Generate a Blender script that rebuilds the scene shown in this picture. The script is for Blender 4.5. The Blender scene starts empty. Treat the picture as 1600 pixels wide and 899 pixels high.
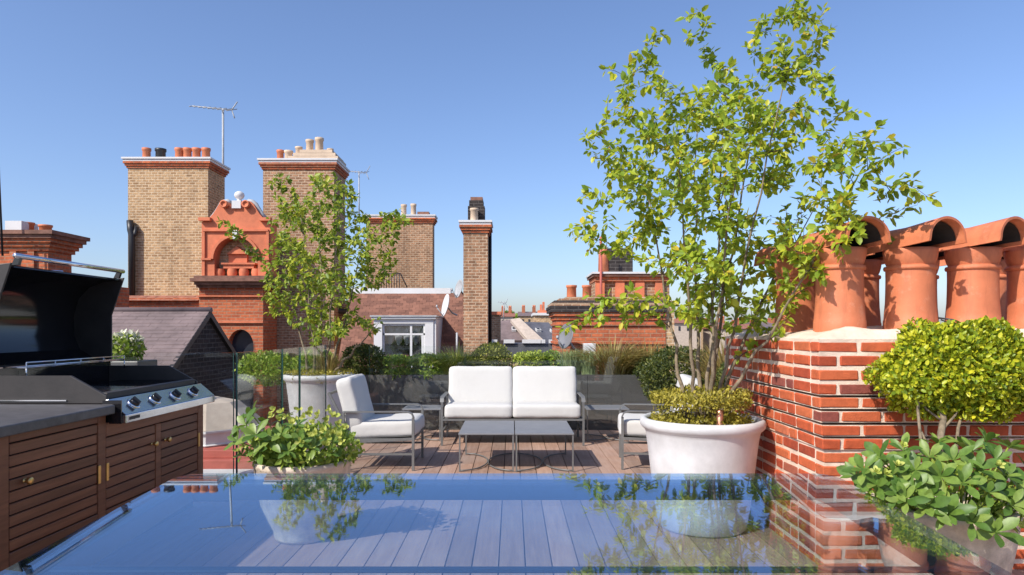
import bpy, bmesh, math, random
import numpy as np
from mathutils import Vector, Matrix, Euler
from mathutils.geometry import tessellate_polygon

random.seed(7); RNG = np.random.default_rng(11)
PI = math.pi; R = math.radians
scene = bpy.context.scene
COL = scene.collection

# ------------------------------------------------------------------ camera
FPX, HOR, CH = 1067.0, 515.0, 1.35          # focal length in photo pixels, horizon row, eye height
cd = bpy.data.cameras.new('camera'); cam = bpy.data.objects.new('camera', cd); COL.objects.link(cam)
cam.location = (0, 0, CH); cam.rotation_euler = (R(90), 0, 0)
cd.sensor_width = 36.0; cd.lens = 36.0 * FPX / 1600.0
cd.shift_y = (HOR - 449.5) / 1600.0; cd.clip_start = 0.05; cd.clip_end = 3000
scene.camera = cam
# ------------------------------------------------------------------ sky and sun
SUN_EL = R(41.5); SX, SY = -0.73, -0.68
world = bpy.data.worlds.new('World'); scene.world = world; world.use_nodes = True
nt = world.node_tree; bg = nt.nodes['Background']
sky = nt.nodes.new('ShaderNodeTexSky'); sky.sky_type = 'NISHITA'; sky.sun_disc = False
sky.sun_elevation = SUN_EL; sky.sun_rotation = math.atan2(SX, SY)
sky.altitude = 0; sky.air_density = 1.0; sky.dust_density = 1.3; sky.ozone_density = 5.6
wb = nt.nodes.new('ShaderNodeMix'); wb.data_type = 'RGBA'; wb.blend_type = 'MULTIPLY'; wb.inputs[0].default_value = 1.0; wb.inputs[7].default_value = (1.03, 0.965, 1.01, 1)
nt.links.new(sky.outputs[0], wb.inputs[6]); nt.links.new(wb.outputs[2], bg.inputs[0]); bg.inputs[1].default_value = 0.144
sl = bpy.data.lights.new('sun', 'SUN'); sl.energy = 4.2; sl.angle = R(0.53); sl.color = (1.0, 0.94, 0.85)
sun = bpy.data.objects.new('sun', sl); COL.objects.link(sun)
sdir = Vector((SX * math.cos(SUN_EL), SY * math.cos(SUN_EL), math.sin(SUN_EL))).normalized()
sun.rotation_euler = sdir.to_track_quat('Z', 'Y').to_euler(); sun.location = (-10, -10, 20)
# ------------------------------------------------------------------ exposure
vs = scene.view_settings; vs.view_transform = 'Standard'; vs.look = 'None'; vs.gamma = 1.0
vs.exposure = 0.40
scene.cycles.use_denoising = True
scene.cycles.max_bounces = 10; scene.cycles.transparent_max_bounces = 24

# ------------------------------------------------------------------ helpers
def WX(px, d): return (px - 800.0) * d / FPX
def WZ(py, d): return CH + (HOR - py) * d / FPX
def W(px, py, d): return Vector((WX(px, d), d, WZ(py, d)))

def setp(o, label=None, cat=None, group=None, kind=None):
    if label: o['label'] = label
    if cat: o['category'] = cat
    if group: o['group'] = group
    if kind: o['kind'] = kind
    return o
def thing(name, label, cat, loc=(0, 0, 0), rz=0.0, group=None):
    o = bpy.data.objects.new(name, None); COL.objects.link(o)
    o.location = loc; o.rotation_euler = (0, 0, rz); o.empty_display_size = 0.1
    return setp(o, label, cat, group)
def copy_tree(o, parent=None):
    c = o.copy(); COL.objects.link(c)
    if parent is not None: c.parent = parent
    for ch in [x for x in bpy.data.objects if x.parent == o]: copy_tree(ch, c)
    return c
def link_mesh(name, me, mat, parent=None):
    o = bpy.data.objects.new(name, me); COL.objects.link(o)
    if mat is not None and not me.materials: me.materials.append(mat)
    if parent is not None: o.parent = parent
    return o

class MB:
    def __init__(s): s.v = []; s.f = []; s.sm = []
    def add(s, verts, faces, smooth=False):
        b = len(s.v); s.v += [tuple(p) for p in verts]
        s.f += [tuple(b + i for i in f) for f in faces]; s.sm += [smooth] * len(faces); return s
    def box(s, x0, x1, y0, y1, z0, z1):
        v = [(x0,y0,z0),(x1,y0,z0),(x1,y1,z0),(x0,y1,z0),(x0,y0,z1),(x1,y0,z1),(x1,y1,z1),(x0,y1,z1)]
        return s.add(v, [(0,3,2,1),(4,5,6,7),(0,1,5,4),(1,2,6,5),(2,3,7,6),(3,0,4,7)])
    def hexa(s, v): return s.add(v, [(0,3,2,1),(4,5,6,7),(0,1,5,4),(1,2,6,5),(2,3,7,6),(3,0,4,7)])
    def tube(s, pts, r, n=8, cap=True, smooth=True, sq=False):
        pts = [Vector(p) for p in pts]; m = len(pts); rs = r if isinstance(r, (list, tuple)) else [r] * m
        V = []; prev = None
        for i in range(m):
            t = (pts[min(i+1, m-1)] - pts[max(i-1, 0)]).normalized()
            if prev is None:
                a = Vector((0, 0, 1)) if abs(t.z) < 0.9 else Vector((1, 0, 0)); u = t.cross(a).normalized()
            else:
                u = prev - t * prev.dot(t)
                u = u.normalized() if u.length > 1e-6 else t.orthogonal().normalized()
            prev = u; w = t.cross(u)
            for k in range(n):
                an = 2 * PI * (k + (0.5 if sq else 0)) / n; V.append(pts[i] + (u * math.cos(an) + w * math.sin(an)) * rs[i])
        F = [(i*n+k, i*n+(k+1) % n, (i+1)*n+(k+1) % n, (i+1)*n+k) for i in range(m-1) for k in range(n)]
        if cap: F += [tuple(range(n-1, -1, -1)), tuple(range((m-1)*n, m*n))]
        return s.add(V, F, smooth)
    def bar(s, a, b, w):                       # square bar
        return s.tube([a, b], w * 0.7071, 4, True, False, True)
    def lathe(s, prof, c=(0, 0, 0), n=32, smooth=True):
        V = []; m = len(prof)
        for (r, z) in prof:
            for k in range(n):
                an = 2 * PI * k / n; V.append((c[0] + r * math.cos(an), c[1] + r * math.sin(an), c[2] + z))
        F = [(i*n+k, i*n+(k+1) % n, (i+1)*n+(k+1) % n, (i+1)*n+k) for i in range(m-1) for k in range(n)]
        return s.add(V, F, smooth)
    def prism(s, poly, a0, a1, axis='y', holes=(), smooth_side=False):
        # polygon in the plane across the axis: y -> (x,z), x -> (y,z), z -> (x,y)
        def P(p, a):
            return {'y': (p[0], a, p[1]), 'x': (a, p[0], p[1]), 'z': (p[0], p[1], a)}[axis]
        loops = [list(poly)] + [list(h) for h in holes]; flat = [p for l in loops for p in l]; n = len(flat)
        tris = tessellate_polygon([[Vector((p[0], p[1], 0)) for p in l] for l in loops])
        V = [P(p, a0) for p in flat] + [P(p, a1) for p in flat]
        F = [tuple(t) for t in tris] + [tuple(n + i for i in reversed(t)) for t in tris]
        s.add(V, F, False); b = len(s.v) - 2 * n; o = 0
        for l in loops:
            k = len(l)
            for i in range(k):
                j = (i + 1) % k; s.f.append((b+o+i, b+o+j, b+n+o+j, b+n+o+i)); s.sm.append(smooth_side)
            o += k
        return s
    def build(s, name, mat, parent=None, local=False, bevel=0, seg=2, fix=True):
        off = Vector((0, 0, 0))
        if parent is not None and not local:
            p = parent
            while p is not None: off += p.location; p = p.parent
        v = s.v
        org = None
        if parent is None and not local:
            a = np.array(v); org = Vector(((a[:,0].min()+a[:,0].max())/2, (a[:,1].min()+a[:,1].max())/2, a[:,2].min())); off = org
        me = bpy.data.meshes.new(name); me.from_pydata([(p[0]-off.x, p[1]-off.y, p[2]-off.z) for p in v], [], s.f)
        me.polygons.foreach_set('use_smooth', s.sm)
        if fix:
            bm = bmesh.new(); bm.from_mesh(me); bmesh.ops.recalc_face_normals(bm, faces=bm.faces); bm.to_mesh(me); bm.free()
        o = link_mesh(name, me, mat, parent)
        if org is not None: o.location = org
        if bevel:
            m = o.modifiers.new('bevel', 'BEVEL'); m.width = bevel; m.segments = seg; m.limit_method = 'ANGLE'; m.angle_limit = R(35)
        return o

def arc(cx, cz, r, a0, a1, n, rz=None):
    rz = r if rz is None else rz
    return [(cx + r * math.cos(R(a0 + (a1-a0) * i / n)), cz + rz * math.sin(R(a0 + (a1-a0) * i / n))) for i in range(n + 1)]

# ------------------------------------------------------------------ materials
def new_mat(name):
    m = bpy.data.materials.new(name); m.use_nodes = True
    return m, m.node_tree, m.node_tree.nodes['Principled BSDF']
def lk(t, a, b): t.links.new(a, b)
def node(t, typ, **kw):
    n = t.nodes.new(typ)
    for k, v in kw.items():
        if k in n.inputs: n.inputs[k].default_value = v
        else: setattr(n, k, v)
    return n
def ramp(t, fac, stops):
    r = t.nodes.new('ShaderNodeValToRGB'); e = r.color_ramp.elements
    e[0].position = stops[0][0]; e[0].color = (*stops[0][1], 1); e[1].position = stops[-1][0]; e[1].color = (*stops[-1][1], 1)
    for p, c in stops[1:-1]:
        x = e.new(p); x.color = (*c, 1)
    lk(t, fac, r.inputs[0]); return r.outputs[0]
def mixc(t, fac, a, b, typ='MIX'):
    m = t.nodes.new('ShaderNodeMix'); m.data_type = 'RGBA'; m.blend_type = typ
    for i, x in ((0, fac), (6, a), (7, b)):
        if isinstance(x, bpy.types.NodeSocket): lk(t, x, m.inputs[i])
        elif i == 0: m.inputs[0].default_value = x
        else: m.inputs[i].default_value = (*x, 1)
    return m.outputs[2]
def mth(t, op, a, b=None):
    m = t.nodes.new('ShaderNodeMath'); m.operation = op
    for i, x in ((0, a), (1, b)):
        if x is None: continue
        if isinstance(x, bpy.types.NodeSocket): lk(t, x, m.inputs[i])
        else: m.inputs[i].default_value = x
    return m.outputs[0]
def pos(t): return t.nodes.new('ShaderNodeNewGeometry').outputs['Position']
def noise(t, scale, detail=4, rough=0.55, vec=None):
    n = node(t, 'ShaderNodeTexNoise', Scale=scale, Detail=detail, Roughness=rough)
    lk(t, vec if vec is not None else pos(t), n.inputs['Vector']); return n.outputs['Fac']
def bump(t, b, h, strength=0.4, dist=0.01):
    n = node(t, 'ShaderNodeBump', Strength=strength, Distance=dist); lk(t, h, n.inputs['Height']); lk(t, n.outputs[0], b.inputs['Normal']); return n

def plain(name, col, rough=0.6, var=0.15, nscale=6.0, metal=0.0, bumps=0.15, bscale=60.0, spec=None):
    m, t, b = new_mat(name)
    dark = tuple(c * (1 - var) for c in col); lite = tuple(min(1, c * (1 + var)) for c in col)
    lk(t, ramp(t, noise(t, nscale, 6, 0.65), [(0.3, dark), (0.7, lite)]), b.inputs['Base Color'])
    b.inputs['Roughness'].default_value = rough; b.inputs['Metallic'].default_value = metal
    if spec is not None: b.inputs['Specular IOR Level'].default_value = spec
    if bumps: bump(t, b, noise(t, bscale, 4), bumps, 0.004)
    return m

def brickmat(name, c1, c2, mortar, soot=0.35, bw=0.225, rh=0.075, ms=0.011, streak=(0.05, 0.035, 0.025)):
    m, t, b = new_mat(name)
    sp = node(t, 'ShaderNodeSeparateXYZ'); lk(t, pos(t), sp.inputs[0])
    cb = node(t, 'ShaderNodeCombineXYZ'); lk(t, mth(t, 'ADD', sp.outputs[0], sp.outputs[1]), cb.inputs[0]); lk(t, sp.outputs[2], cb.inputs[1])
    bt = t.nodes.new('ShaderNodeTexBrick'); lk(t, cb.outputs[0], bt.inputs['Vector'])
    bt.inputs['Color1'].default_value = (*c1, 1); bt.inputs['Color2'].default_value = (*c2, 1); bt.inputs['Mortar'].default_value = (*mortar, 1)
    bt.inputs['Scale'].default_value = 1.0; bt.inputs['Mortar Size'].default_value = ms; bt.inputs['Brick Width'].default_value = bw
    bt.inputs['Row Height'].default_value = rh; bt.inputs['Mortar Smooth'].default_value = 0.2; bt.inputs['Bias'].default_value = -0.1
    n1 = noise(t, 14.0, 3); c = mixc(t, 0.55, bt.outputs['Color'], ramp(t, n1, [(0.3, (0.55,)*3), (0.7, (1.25,)*3)]), 'MULTIPLY')
    mp2 = t.nodes.new('ShaderNodeMapping'); lk(t, pos(t), mp2.inputs['Vector']); mp2.inputs['Scale'].default_value = (1.6, 1.6, 0.35); n2 = noise(t, 1.1, 8, 0.75, mp2.outputs[0])
    f = mth(t, 'MULTIPLY', ramp(t, n2, [(0.47, (0, 0, 0)), (0.72, (1, 1, 1))]), soot)
    c = mixc(t, f, c, streak)
    lk(t, c, b.inputs['Base Color']); b.inputs['Roughness'].default_value = 0.9
    b.inputs['Specular IOR Level'].default_value = 0.2
    bump(t, b, mth(t, 'SUBTRACT', n1, mth(t, 'MULTIPLY', bt.outputs['Fac'], 1.5)), 0.7, 0.012)
    return m

def leafmat(name, stops, trans=0.35, rough=0.5, tcol=(0.35, 0.5, 0.05), obj=False):
    m, t, b = new_mat(name)
    if obj: rnd = t.nodes.new('ShaderNodeObjectInfo').outputs['Random']
    else: rnd = t.nodes.new('ShaderNodeNewGeometry').outputs['Random Per Island']
    c = ramp(t, rnd, stops)
    if obj:
        c = mixc(t, 0.5, c, ramp(t, noise(t, 45.0, 3), [(0.35, (0.6,)*3), (0.65, (1.25,)*3)]), 'MULTIPLY')
    lk(t, c, b.inputs['Base Color']); b.inputs['Roughness'].default_value = rough; b.inputs['Specular IOR Level'].default_value = 0.35
    tr = t.nodes.new('ShaderNodeBsdfTranslucent'); lk(t, mixc(t, 0.5, c, tcol), tr.inputs[0])
    mx = t.nodes.new('ShaderNodeMixShader'); mx.inputs[0].default_value = trans
    lk(t, b.outputs[0], mx.inputs[1]); lk(t, tr.outputs[0], mx.inputs[2]); lk(t, mx.outputs[0], t.nodes['Material Output'].inputs[0])
    return m

def glassmat(name, tint, gloss, f0=0.04, rough=0.0, gain=1.0):
    m, t, b = new_mat(name); t.nodes.remove(b)
    lw = t.nodes.new('ShaderNodeLayerWeight'); lw.inputs[0].default_value = 0.5
    f = mth(t, 'ADD', mth(t, 'MULTIPLY', mth(t, 'POWER', lw.outputs['Facing'], 5.0), (1 - f0) * gain), f0)
    tr = t.nodes.new('ShaderNodeBsdfTransparent'); tr.inputs[0].default_value = (*tint, 1)
    gl = t.nodes.new('ShaderNodeBsdfGlossy'); gl.inputs['Color'].default_value = (*gloss, 1); gl.inputs['Roughness'].default_value = rough
    mx = t.nodes.new('ShaderNodeMixShader'); lk(t, f, mx.inputs[0]); lk(t, tr.outputs[0], mx.inputs[1]); lk(t, gl.outputs[0], mx.inputs[2])
    lk(t, mx.outputs[0], t.nodes['Material Output'].inputs[0]); return m

def woodmat(name, a, b_, rough=0.55, axis='y', obj=True, wear=0.0):
    m, t, b = new_mat(name)
    mp = t.nodes.new('ShaderNodeMapping'); lk(t, pos(t), mp.inputs['Vector'])
    mp.inputs['Scale'].default_value = {'y': (14, 0.9, 14), 'x': (0.9, 14, 14), 'z': (14, 14, 0.9)}[axis]
    oi = t.nodes.new('ShaderNodeObjectInfo')
    ad = t.nodes.new('ShaderNodeVectorMath'); lk(t, mp.outputs[0], ad.inputs[0])
    cb = node(t, 'ShaderNodeCombineXYZ'); rr = mth(t, 'MULTIPLY', oi.outputs['Random'], 37.0)
    for i in range(3): lk(t, rr, cb.inputs[i])
    lk(t, cb.outputs[0], ad.inputs[1])
    n1 = noise(t, 2.6, 7, 0.65, ad.outputs[0])
    c = ramp(t, n1, [(0.25, a), (0.75, b_)])
    c = mixc(t, 0.8, c, ramp(t, oi.outputs['Random'], [(0, (0.68, 0.66, 0.66)), (1, (1.28, 1.22, 1.18))]), 'MULTIPLY')
    if wear:
        c = mixc(t, mth(t, 'MULTIPLY', ramp(t, noise(t, 1.3, 8, 0.7), [(0.45, (0,)*3), (0.7, (1,)*3)]), wear), c, (0.42, 0.36, 0.32))
    lk(t, c, b.inputs['Base Color']); b.inputs['Roughness'].default_value = rough
    bump(t, b, n1, 0.25, 0.004); return m

M = {}
M['stock'] = brickmat('yellow_stock_brick', (0.56, 0.36, 0.19), (0.33, 0.19, 0.095), (0.62, 0.47, 0.31), 0.45, 0.165, 0.068, 0.012)
M['brown'] = brickmat('brown_brick', (0.46, 0.25, 0.14), (0.25, 0.13, 0.075), (0.52, 0.38, 0.26), 0.48, 0.165, 0.068, 0.012)
M['red'] = brickmat('red_brick', (0.58, 0.165, 0.07), (0.38, 0.10, 0.05), (0.40, 0.21, 0.13), 0.45)
M['black_brick'] = brickmat('near_black_brick', (0.05, 0.042, 0.04), (0.028, 0.024, 0.024), (0.09, 0.08, 0.075), 0.2)  # near-black bricks with slightly paler joints
M['terracotta_wall'] = plain('terracotta_block', (0.58, 0.17, 0.08), 0.8, 0.22, 3.5, bumps=0.3)
M['terracotta'] = plain('terracotta_pot', (0.60, 0.195, 0.085), 0.62, 0.16, 5.0, bumps=0.12, bscale=90)
def weathered(name, col, rough, dark, pale, f1, f2):
    m, t, b = new_mat(name); mp = t.nodes.new('ShaderNodeMapping'); lk(t, pos(t), mp.inputs['Vector']); mp.inputs['Scale'].default_value = (9, 9, 1.3)
    c = ramp(t, noise(t, 5.0, 7, 0.65), [(0.25, tuple(x*0.78 for x in col)), (0.75, tuple(min(1, x*1.14) for x in col))])
    c = mixc(t, mth(t, 'MULTIPLY', ramp(t, noise(t, 1.0, 6, 0.7, mp.outputs[0]), [(0.5, (0,)*3), (0.8, (1,)*3)]), f1), c, dark)
    c = mixc(t, mth(t, 'MULTIPLY', ramp(t, noise(t, 11.0, 8, 0.75), [(0.55, (0,)*3), (0.72, (1,)*3)]), f2), c, pale)
    lk(t, c, b.inputs['Base Color']); b.inputs['Roughness'].default_value = rough; bump(t, b, noise(t, 60.0, 5, 0.65), 0.2, 0.004); return m
M['terracotta'] = weathered('terracotta_pot', (0.57, 0.175, 0.076), 0.62, (0.22, 0.065, 0.035), (0.66, 0.34, 0.22), 0.75, 0.45)
M['pot_pale'] = plain('pale_clay', (0.55, 0.42, 0.30), 0.8, 0.2, 4.0)
M['dark_stone'] = plain('weathered_stone', (0.20, 0.10, 0.07), 0.9, 0.5, 5.0, bumps=0.6, bscale=25)
M['white_paint'] = plain('white_paint', (0.62, 0.615, 0.61), 0.5, 0.06, 3.0, bumps=0.05)
M['lead'] = plain('grey_lead', (0.36, 0.37, 0.38), 0.6, 0.2, 4.0)
M['black_metal'] = plain('black_iron', (0.018, 0.018, 0.02), 0.45, 0.2, 8.0)
M['mortar'] = plain('cream_mortar', (0.70, 0.55, 0.43), 0.95, 0.28, 5.0, bumps=0.9, bscale=120)
M['tile'] = plain('clay_tile', (0.29, 0.115, 0.07), 0.85, 0.45, 7.0, bumps=0.5, bscale=30)
M['slate'] = plain('slate', (0.17, 0.125, 0.12), 0.75, 0.3, 3.0, bumps=0.5, bscale=18)
M['slate_blue'] = plain('blue_slate', (0.09, 0.09, 0.105), 0.6, 0.35, 3.0, bumps=0.4, bscale=10)
M['dark_glass'] = plain('window_glass', (0.03, 0.035, 0.045), 0.08, 0.3, 2.0, bumps=0.02, bscale=3)
M['deck'] = woodmat('deck_wood', (0.26, 0.155, 0.108), (0.42, 0.28, 0.21), 0.7, 'y', wear=0.35)
M['cab'] = woodmat('iroko_wood', (0.125, 0.043, 0.018), (0.265, 0.108, 0.05), 0.5, 'y')
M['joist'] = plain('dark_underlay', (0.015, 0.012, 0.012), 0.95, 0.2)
M['brass'] = plain('brass', (0.75, 0.52, 0.2), 0.35, 0.1, 20, 1.0, 0.05)
M['steel'] = plain('brushed_steel', (0.62, 0.64, 0.67), 0.16, 0.05, 20, 1.0, 0.0)
M['chrome'] = plain('chrome', (0.75, 0.76, 0.78), 0.12, 0.05, 20, 1.0, 0.0)
M['enamel'] = plain('black_enamel', (0.012, 0.012, 0.014), 0.1, 0.2, 8, bumps=0.0)
M['bbq_grey'] = plain('grey_brown_sheet', (0.030, 0.026, 0.024), 0.55, 0.25, 6)
M['granite'] = plain('dark_counter', (0.085, 0.08, 0.082), 0.45, 0.3, 14, bumps=0.1)
M['furn'] = plain('grey_powdercoat', (0.17, 0.17, 0.165), 0.5, 0.12, 10, 0.3, 0.08)
M['furn_top'] = plain('grey_table_top', (0.20, 0.205, 0.215), 0.5, 0.08, 6, 0.2, 0.05)
M['planter'] = plain('dark_grey_planter', (0.085, 0.08, 0.078), 0.4, 0.15, 4)
M['frame_dark'] = plain('dark_frame', (0.02, 0.022, 0.026), 0.4, 0.1)
M['soil'] = plain('soil', (0.045, 0.03, 0.02), 0.95, 0.5, 30, bumps=1.0)
M['bark'] = plain('bark', (0.20, 0.155, 0.10), 0.9, 0.45, 25, bumps=0.8, bscale=70)
M['bark_dark'] = plain('dark_bark', (0.10, 0.075, 0.055), 0.9, 0.4, 25, bumps=0.8, bscale=70)
M['stone_tub'] = plain('reconstituted_stone', (0.60, 0.50, 0.39), 0.9, 0.28, 16, bumps=0.9, bscale=80)
M['glaze'] = plain('white_glaze', (0.56, 0.55, 0.54), 0.45, 0.05, 3, bumps=0.1, bscale=20)
M['glaze'] = weathered('white_glaze', (0.60, 0.60, 0.598), 0.5, (0.44, 0.41, 0.36), (0.62, 0.62, 0.62), 0.28, 0.2)
M['red_paint'] = plain('red_tile_paint', (0.40, 0.10, 0.075), 0.7, 0.15)
M['render'] = plain('beige_render', (0.46, 0.38, 0.31), 0.9, 0.15)
M['ground'] = plain('ground', (0.10, 0.10, 0.09), 0.95, 0.4, 0.05, bumps=0)
M['curtain'] = plain('cream_curtain', (0.62, 0.55, 0.46), 0.9, 0.12)
M['copper'] = plain('copper', (0.55, 0.26, 0.16), 0.4, 0.2, 20, 0.8)
m, t, b = new_mat('white_canvas')
lk(t, ramp(t, noise(t, 3.0, 4), [(0.3, (0.535, 0.525, 0.50)), (0.7, (0.565, 0.555, 0.53))]), b.inputs['Base Color'])
b.inputs['Roughness'].default_value = 0.95; b.inputs['Specular IOR Level'].default_value = 0.1
bump(t, b, mth(t, 'ADD', mth(t, 'ADD', noise(t, 7.0, 3), mth(t, 'MULTIPLY', noise(t, 22.0, 3, 0.6), 0.10)), mth(t, 'MULTIPLY', noise(t, 260.0, 2), 0.06)), 0.3, 0.02)
M['canvas'] = m
# near bricks: one colour per brick
m, t, b = new_mat('red_face_brick')
oi = t.nodes.new('ShaderNodeObjectInfo').outputs['Random']
c = ramp(t, oi, [(0.0, (0.34, 0.062, 0.030)), (0.2, (0.46, 0.086, 0.036)), (0.6, (0.53, 0.108, 0.040)), (0.88, (0.56, 0.15, 0.06)), (0.95, (0.42, 0.13, 0.075)), (1.0, (0.24, 0.065, 0.05))])
c = mixc(t, 0.6, c, ramp(t, noise(t, 22.0, 6, 0.7), [(0.3, (0.55,)*3), (0.7, (1.22,)*3)]), 'MULTIPLY')
c = mixc(t, mth(t, 'MULTIPLY', ramp(t, noise(t, 2.2, 8, 0.75), [(0.5, (0,)*3), (0.75, (1,)*3)]), 0.32), c, (0.12, 0.035, 0.025))
sp = ramp(t, noise(t, 75.0, 4, 0.7), [(0.66, (0,)*3), (0.76, (1,)*3)])
c = mixc(t, mth(t, 'MULTIPLY', sp, 0.22), c, (0.6, 0.4, 0.3))
lk(t, c, b.inputs['Base Color']); b.inputs['Roughness'].default_value = 0.88; b.inputs['Specular IOR Level'].default_value = 0.25
bump(t, b, noise(t, 110.0, 5, 0.7), 0.6, 0.006); M['brick'] = m
M['glass_table'] = glassmat('table_glass', (0.81, 0.93, 1.0), (0.74, 0.86, 1.0), 0.13, 0.0, 1.55)
M['glass_rail'] = glassmat('balustrade_glass', (0.975, 0.99, 0.982), (0.95, 1.0, 0.98), 0.04)
M['glass_edge'] = plain('glass_edge', (0.03, 0.085, 0.075), 0.2, 0.1, bumps=0)
M['pane'] = glassmat('window_pane', (0.75, 0.8, 0.85), (0.9, 0.95, 1.0), 0.07)

M['leaf_tree'] = leafmat('tree_leaves', [(0.0, (0.12, 0.22, 0.024)), (0.3, (0.26, 0.38, 0.036)), (0.7, (0.41, 0.49, 0.042)), (0.94, (0.60, 0.58, 0.045)), (1.0, (0.58, 0.36, 0.05))], 0.45, 0.42, (0.55, 0.60, 0.05))
M['leaf_tree2'] = leafmat('tree_leaves_darker', [(0.0, (0.09, 0.16, 0.02)), (0.4, (0.21, 0.30, 0.032)), (0.8, (0.37, 0.43, 0.04)), (1.0, (0.54, 0.48, 0.05))], 0.4, 0.45, (0.42, 0.5, 0.05))
M['leaf_box'] = leafmat('box_leaves', [(0.0, (0.09, 0.16, 0.013)), (0.45, (0.34, 0.41, 0.022)), (1.0, (0.64, 0.59, 0.032))], 0.3, 0.4, (0.5, 0.55, 0.04))
M['leaf_yew'] = leafmat('yew_leaves', [(0.0, (0.025, 0.04, 0.01)), (0.6, (0.065, 0.085, 0.018)), (1.0, (0.15, 0.155, 0.03))], 0.15, 0.5)
M['leaf_mid'] = leafmat('olive_leaves', [(0.0, (0.09, 0.11, 0.018)), (0.5, (0.25, 0.26, 0.045)), (1.0, (0.46, 0.43, 0.08))], 0.25, 0.5)
M['leaf_green'] = leafmat('shrub_leaves', [(0.0, (0.11, 0.19, 0.025)), (0.5, (0.26, 0.37, 0.05)), (1.0, (0.44, 0.52, 0.09))], 0.3, 0.45)
M['leaf_lime'] = leafmat('lime_leaves', [(0.0, (0.22, 0.29, 0.03)), (0.5, (0.38, 0.45, 0.06)), (1.0, (0.54, 0.57, 0.09))], 0.3, 0.45)
M['leaf_olive'] = leafmat('groundcover_leaves', [(0.0, (0.15, 0.14, 0.02)), (0.5, (0.32, 0.28, 0.035)), (1.0, (0.54, 0.45, 0.07))], 0.3, 0.5, (0.5, 0.45, 0.06))
M['grass_gold'] = leafmat('golden_grass', [(0.0, (0.24, 0.27, 0.05)), (0.5, (0.40, 0.42, 0.08)), (1.0, (0.60, 0.54, 0.16))], 0.3, 0.5)
M['grass_bronze'] = leafmat('bronze_grass', [(0.0, (0.22, 0.15, 0.05)), (0.5, (0.40, 0.28, 0.10)), (1.0, (0.42, 0.40, 0.12))], 0.3, 0.5, (0.4, 0.3, 0.06))
M['lavender'] = leafmat('grey_green_leaves', [(0.0, (0.20, 0.26, 0.11)), (0.5, (0.33, 0.40, 0.19)), (1.0, (0.46, 0.52, 0.28))], 0.25, 0.6)
M['flower'] = leafmat('white_flowers', [(0.0, (0.5, 0.5, 0.35)), (1.0, (0.8, 0.78, 0.65))], 0.3, 0.6, (0.7, 0.7, 0.4))
M['flower_lime'] = leafmat('hellebore_flowers', [(0.0, (0.36, 0.44, 0.06)), (1.0, (0.68, 0.70, 0.20))], 0.35, 0.55, (0.6, 0.6, 0.15), obj=True)
M['leaf_big'] = leafmat('broad_leaves', [(0.0, (0.06, 0.13, 0.022)), (0.5, (0.125, 0.215, 0.035)), (1.0, (0.22, 0.30, 0.06))], 0.2, 0.42, (0.35, 0.5, 0.05), obj=True)

# ------------------------------------------------------------------ foliage makers (numpy)
def np_mesh(name, V, loops, counts, mat, smooth=False):
    me = bpy.data.meshes.new(name); V = np.asarray(V, np.float32)
    me.vertices.add(len(V)); me.vertices.foreach_set('co', V.ravel())
    me.loops.add(len(loops)); me.loops.foreach_set('vertex_index', np.asarray(loops, np.int32))
    counts = np.asarray(counts, np.int32); me.polygons.add(len(counts))
    me.polygons.foreach_set('loop_start', np.concatenate([[0], np.cumsum(counts)[:-1]]).astype(np.int32))
    me.update(calc_edges=True); me.validate()
    if mat: me.materials.append(mat)
    return me
def nrm(a): return a / np.maximum(np.linalg.norm(a, axis=1, keepdims=True), 1e-9)
def leaf_cloud(name, P, D, U, L, Wd, mat, curl=0.12):
    """one mesh of separate folded leaves: base, two shoulder pairs, midrib, tip"""
    n = len(P); D = nrm(D); S = nrm(np.cross(D, U)); N = np.cross(S, D)
    L = L[:, None]; Wd = Wd[:, None]
    b = P; c = P + D*L*0.45 - N*Wd*0.18; tip = P + D*L - N*L*curl
    l1 = P + D*L*0.28 + S*Wd*0.47 + N*Wd*0.10; r1 = P + D*L*0.28 - S*Wd*0.47 + N*Wd*0.10
    l2 = P + D*L*0.68 + S*Wd*0.42 - N*L*curl*0.3; r2 = P + D*L*0.68 - S*Wd*0.42 - N*L*curl*0.3
    V = np.stack([b, l1, l2, tip, r2, r1, c], 1).reshape(-1, 3)
    pat = np.array([0,6,1, 1,6,2, 6,3,2, 6,4,3, 5,4,6, 0,5,6])
    loops = (np.arange(n)[:, None]*7 + pat[None]).ravel()
    return np_mesh(name, V, loops, np.full(n*6, 3), mat)
def rv(n): return nrm(RNG.normal(size=(n, 3)))
def lump(v, k, seed):
    r = np.random.default_rng(seed); o = np.zeros(len(v))
    for i in range(5):
        w = r.normal(size=3) * k; o += np.sin(v @ w + r.uniform(0, 6.28)) * 0.2
    return o
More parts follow.
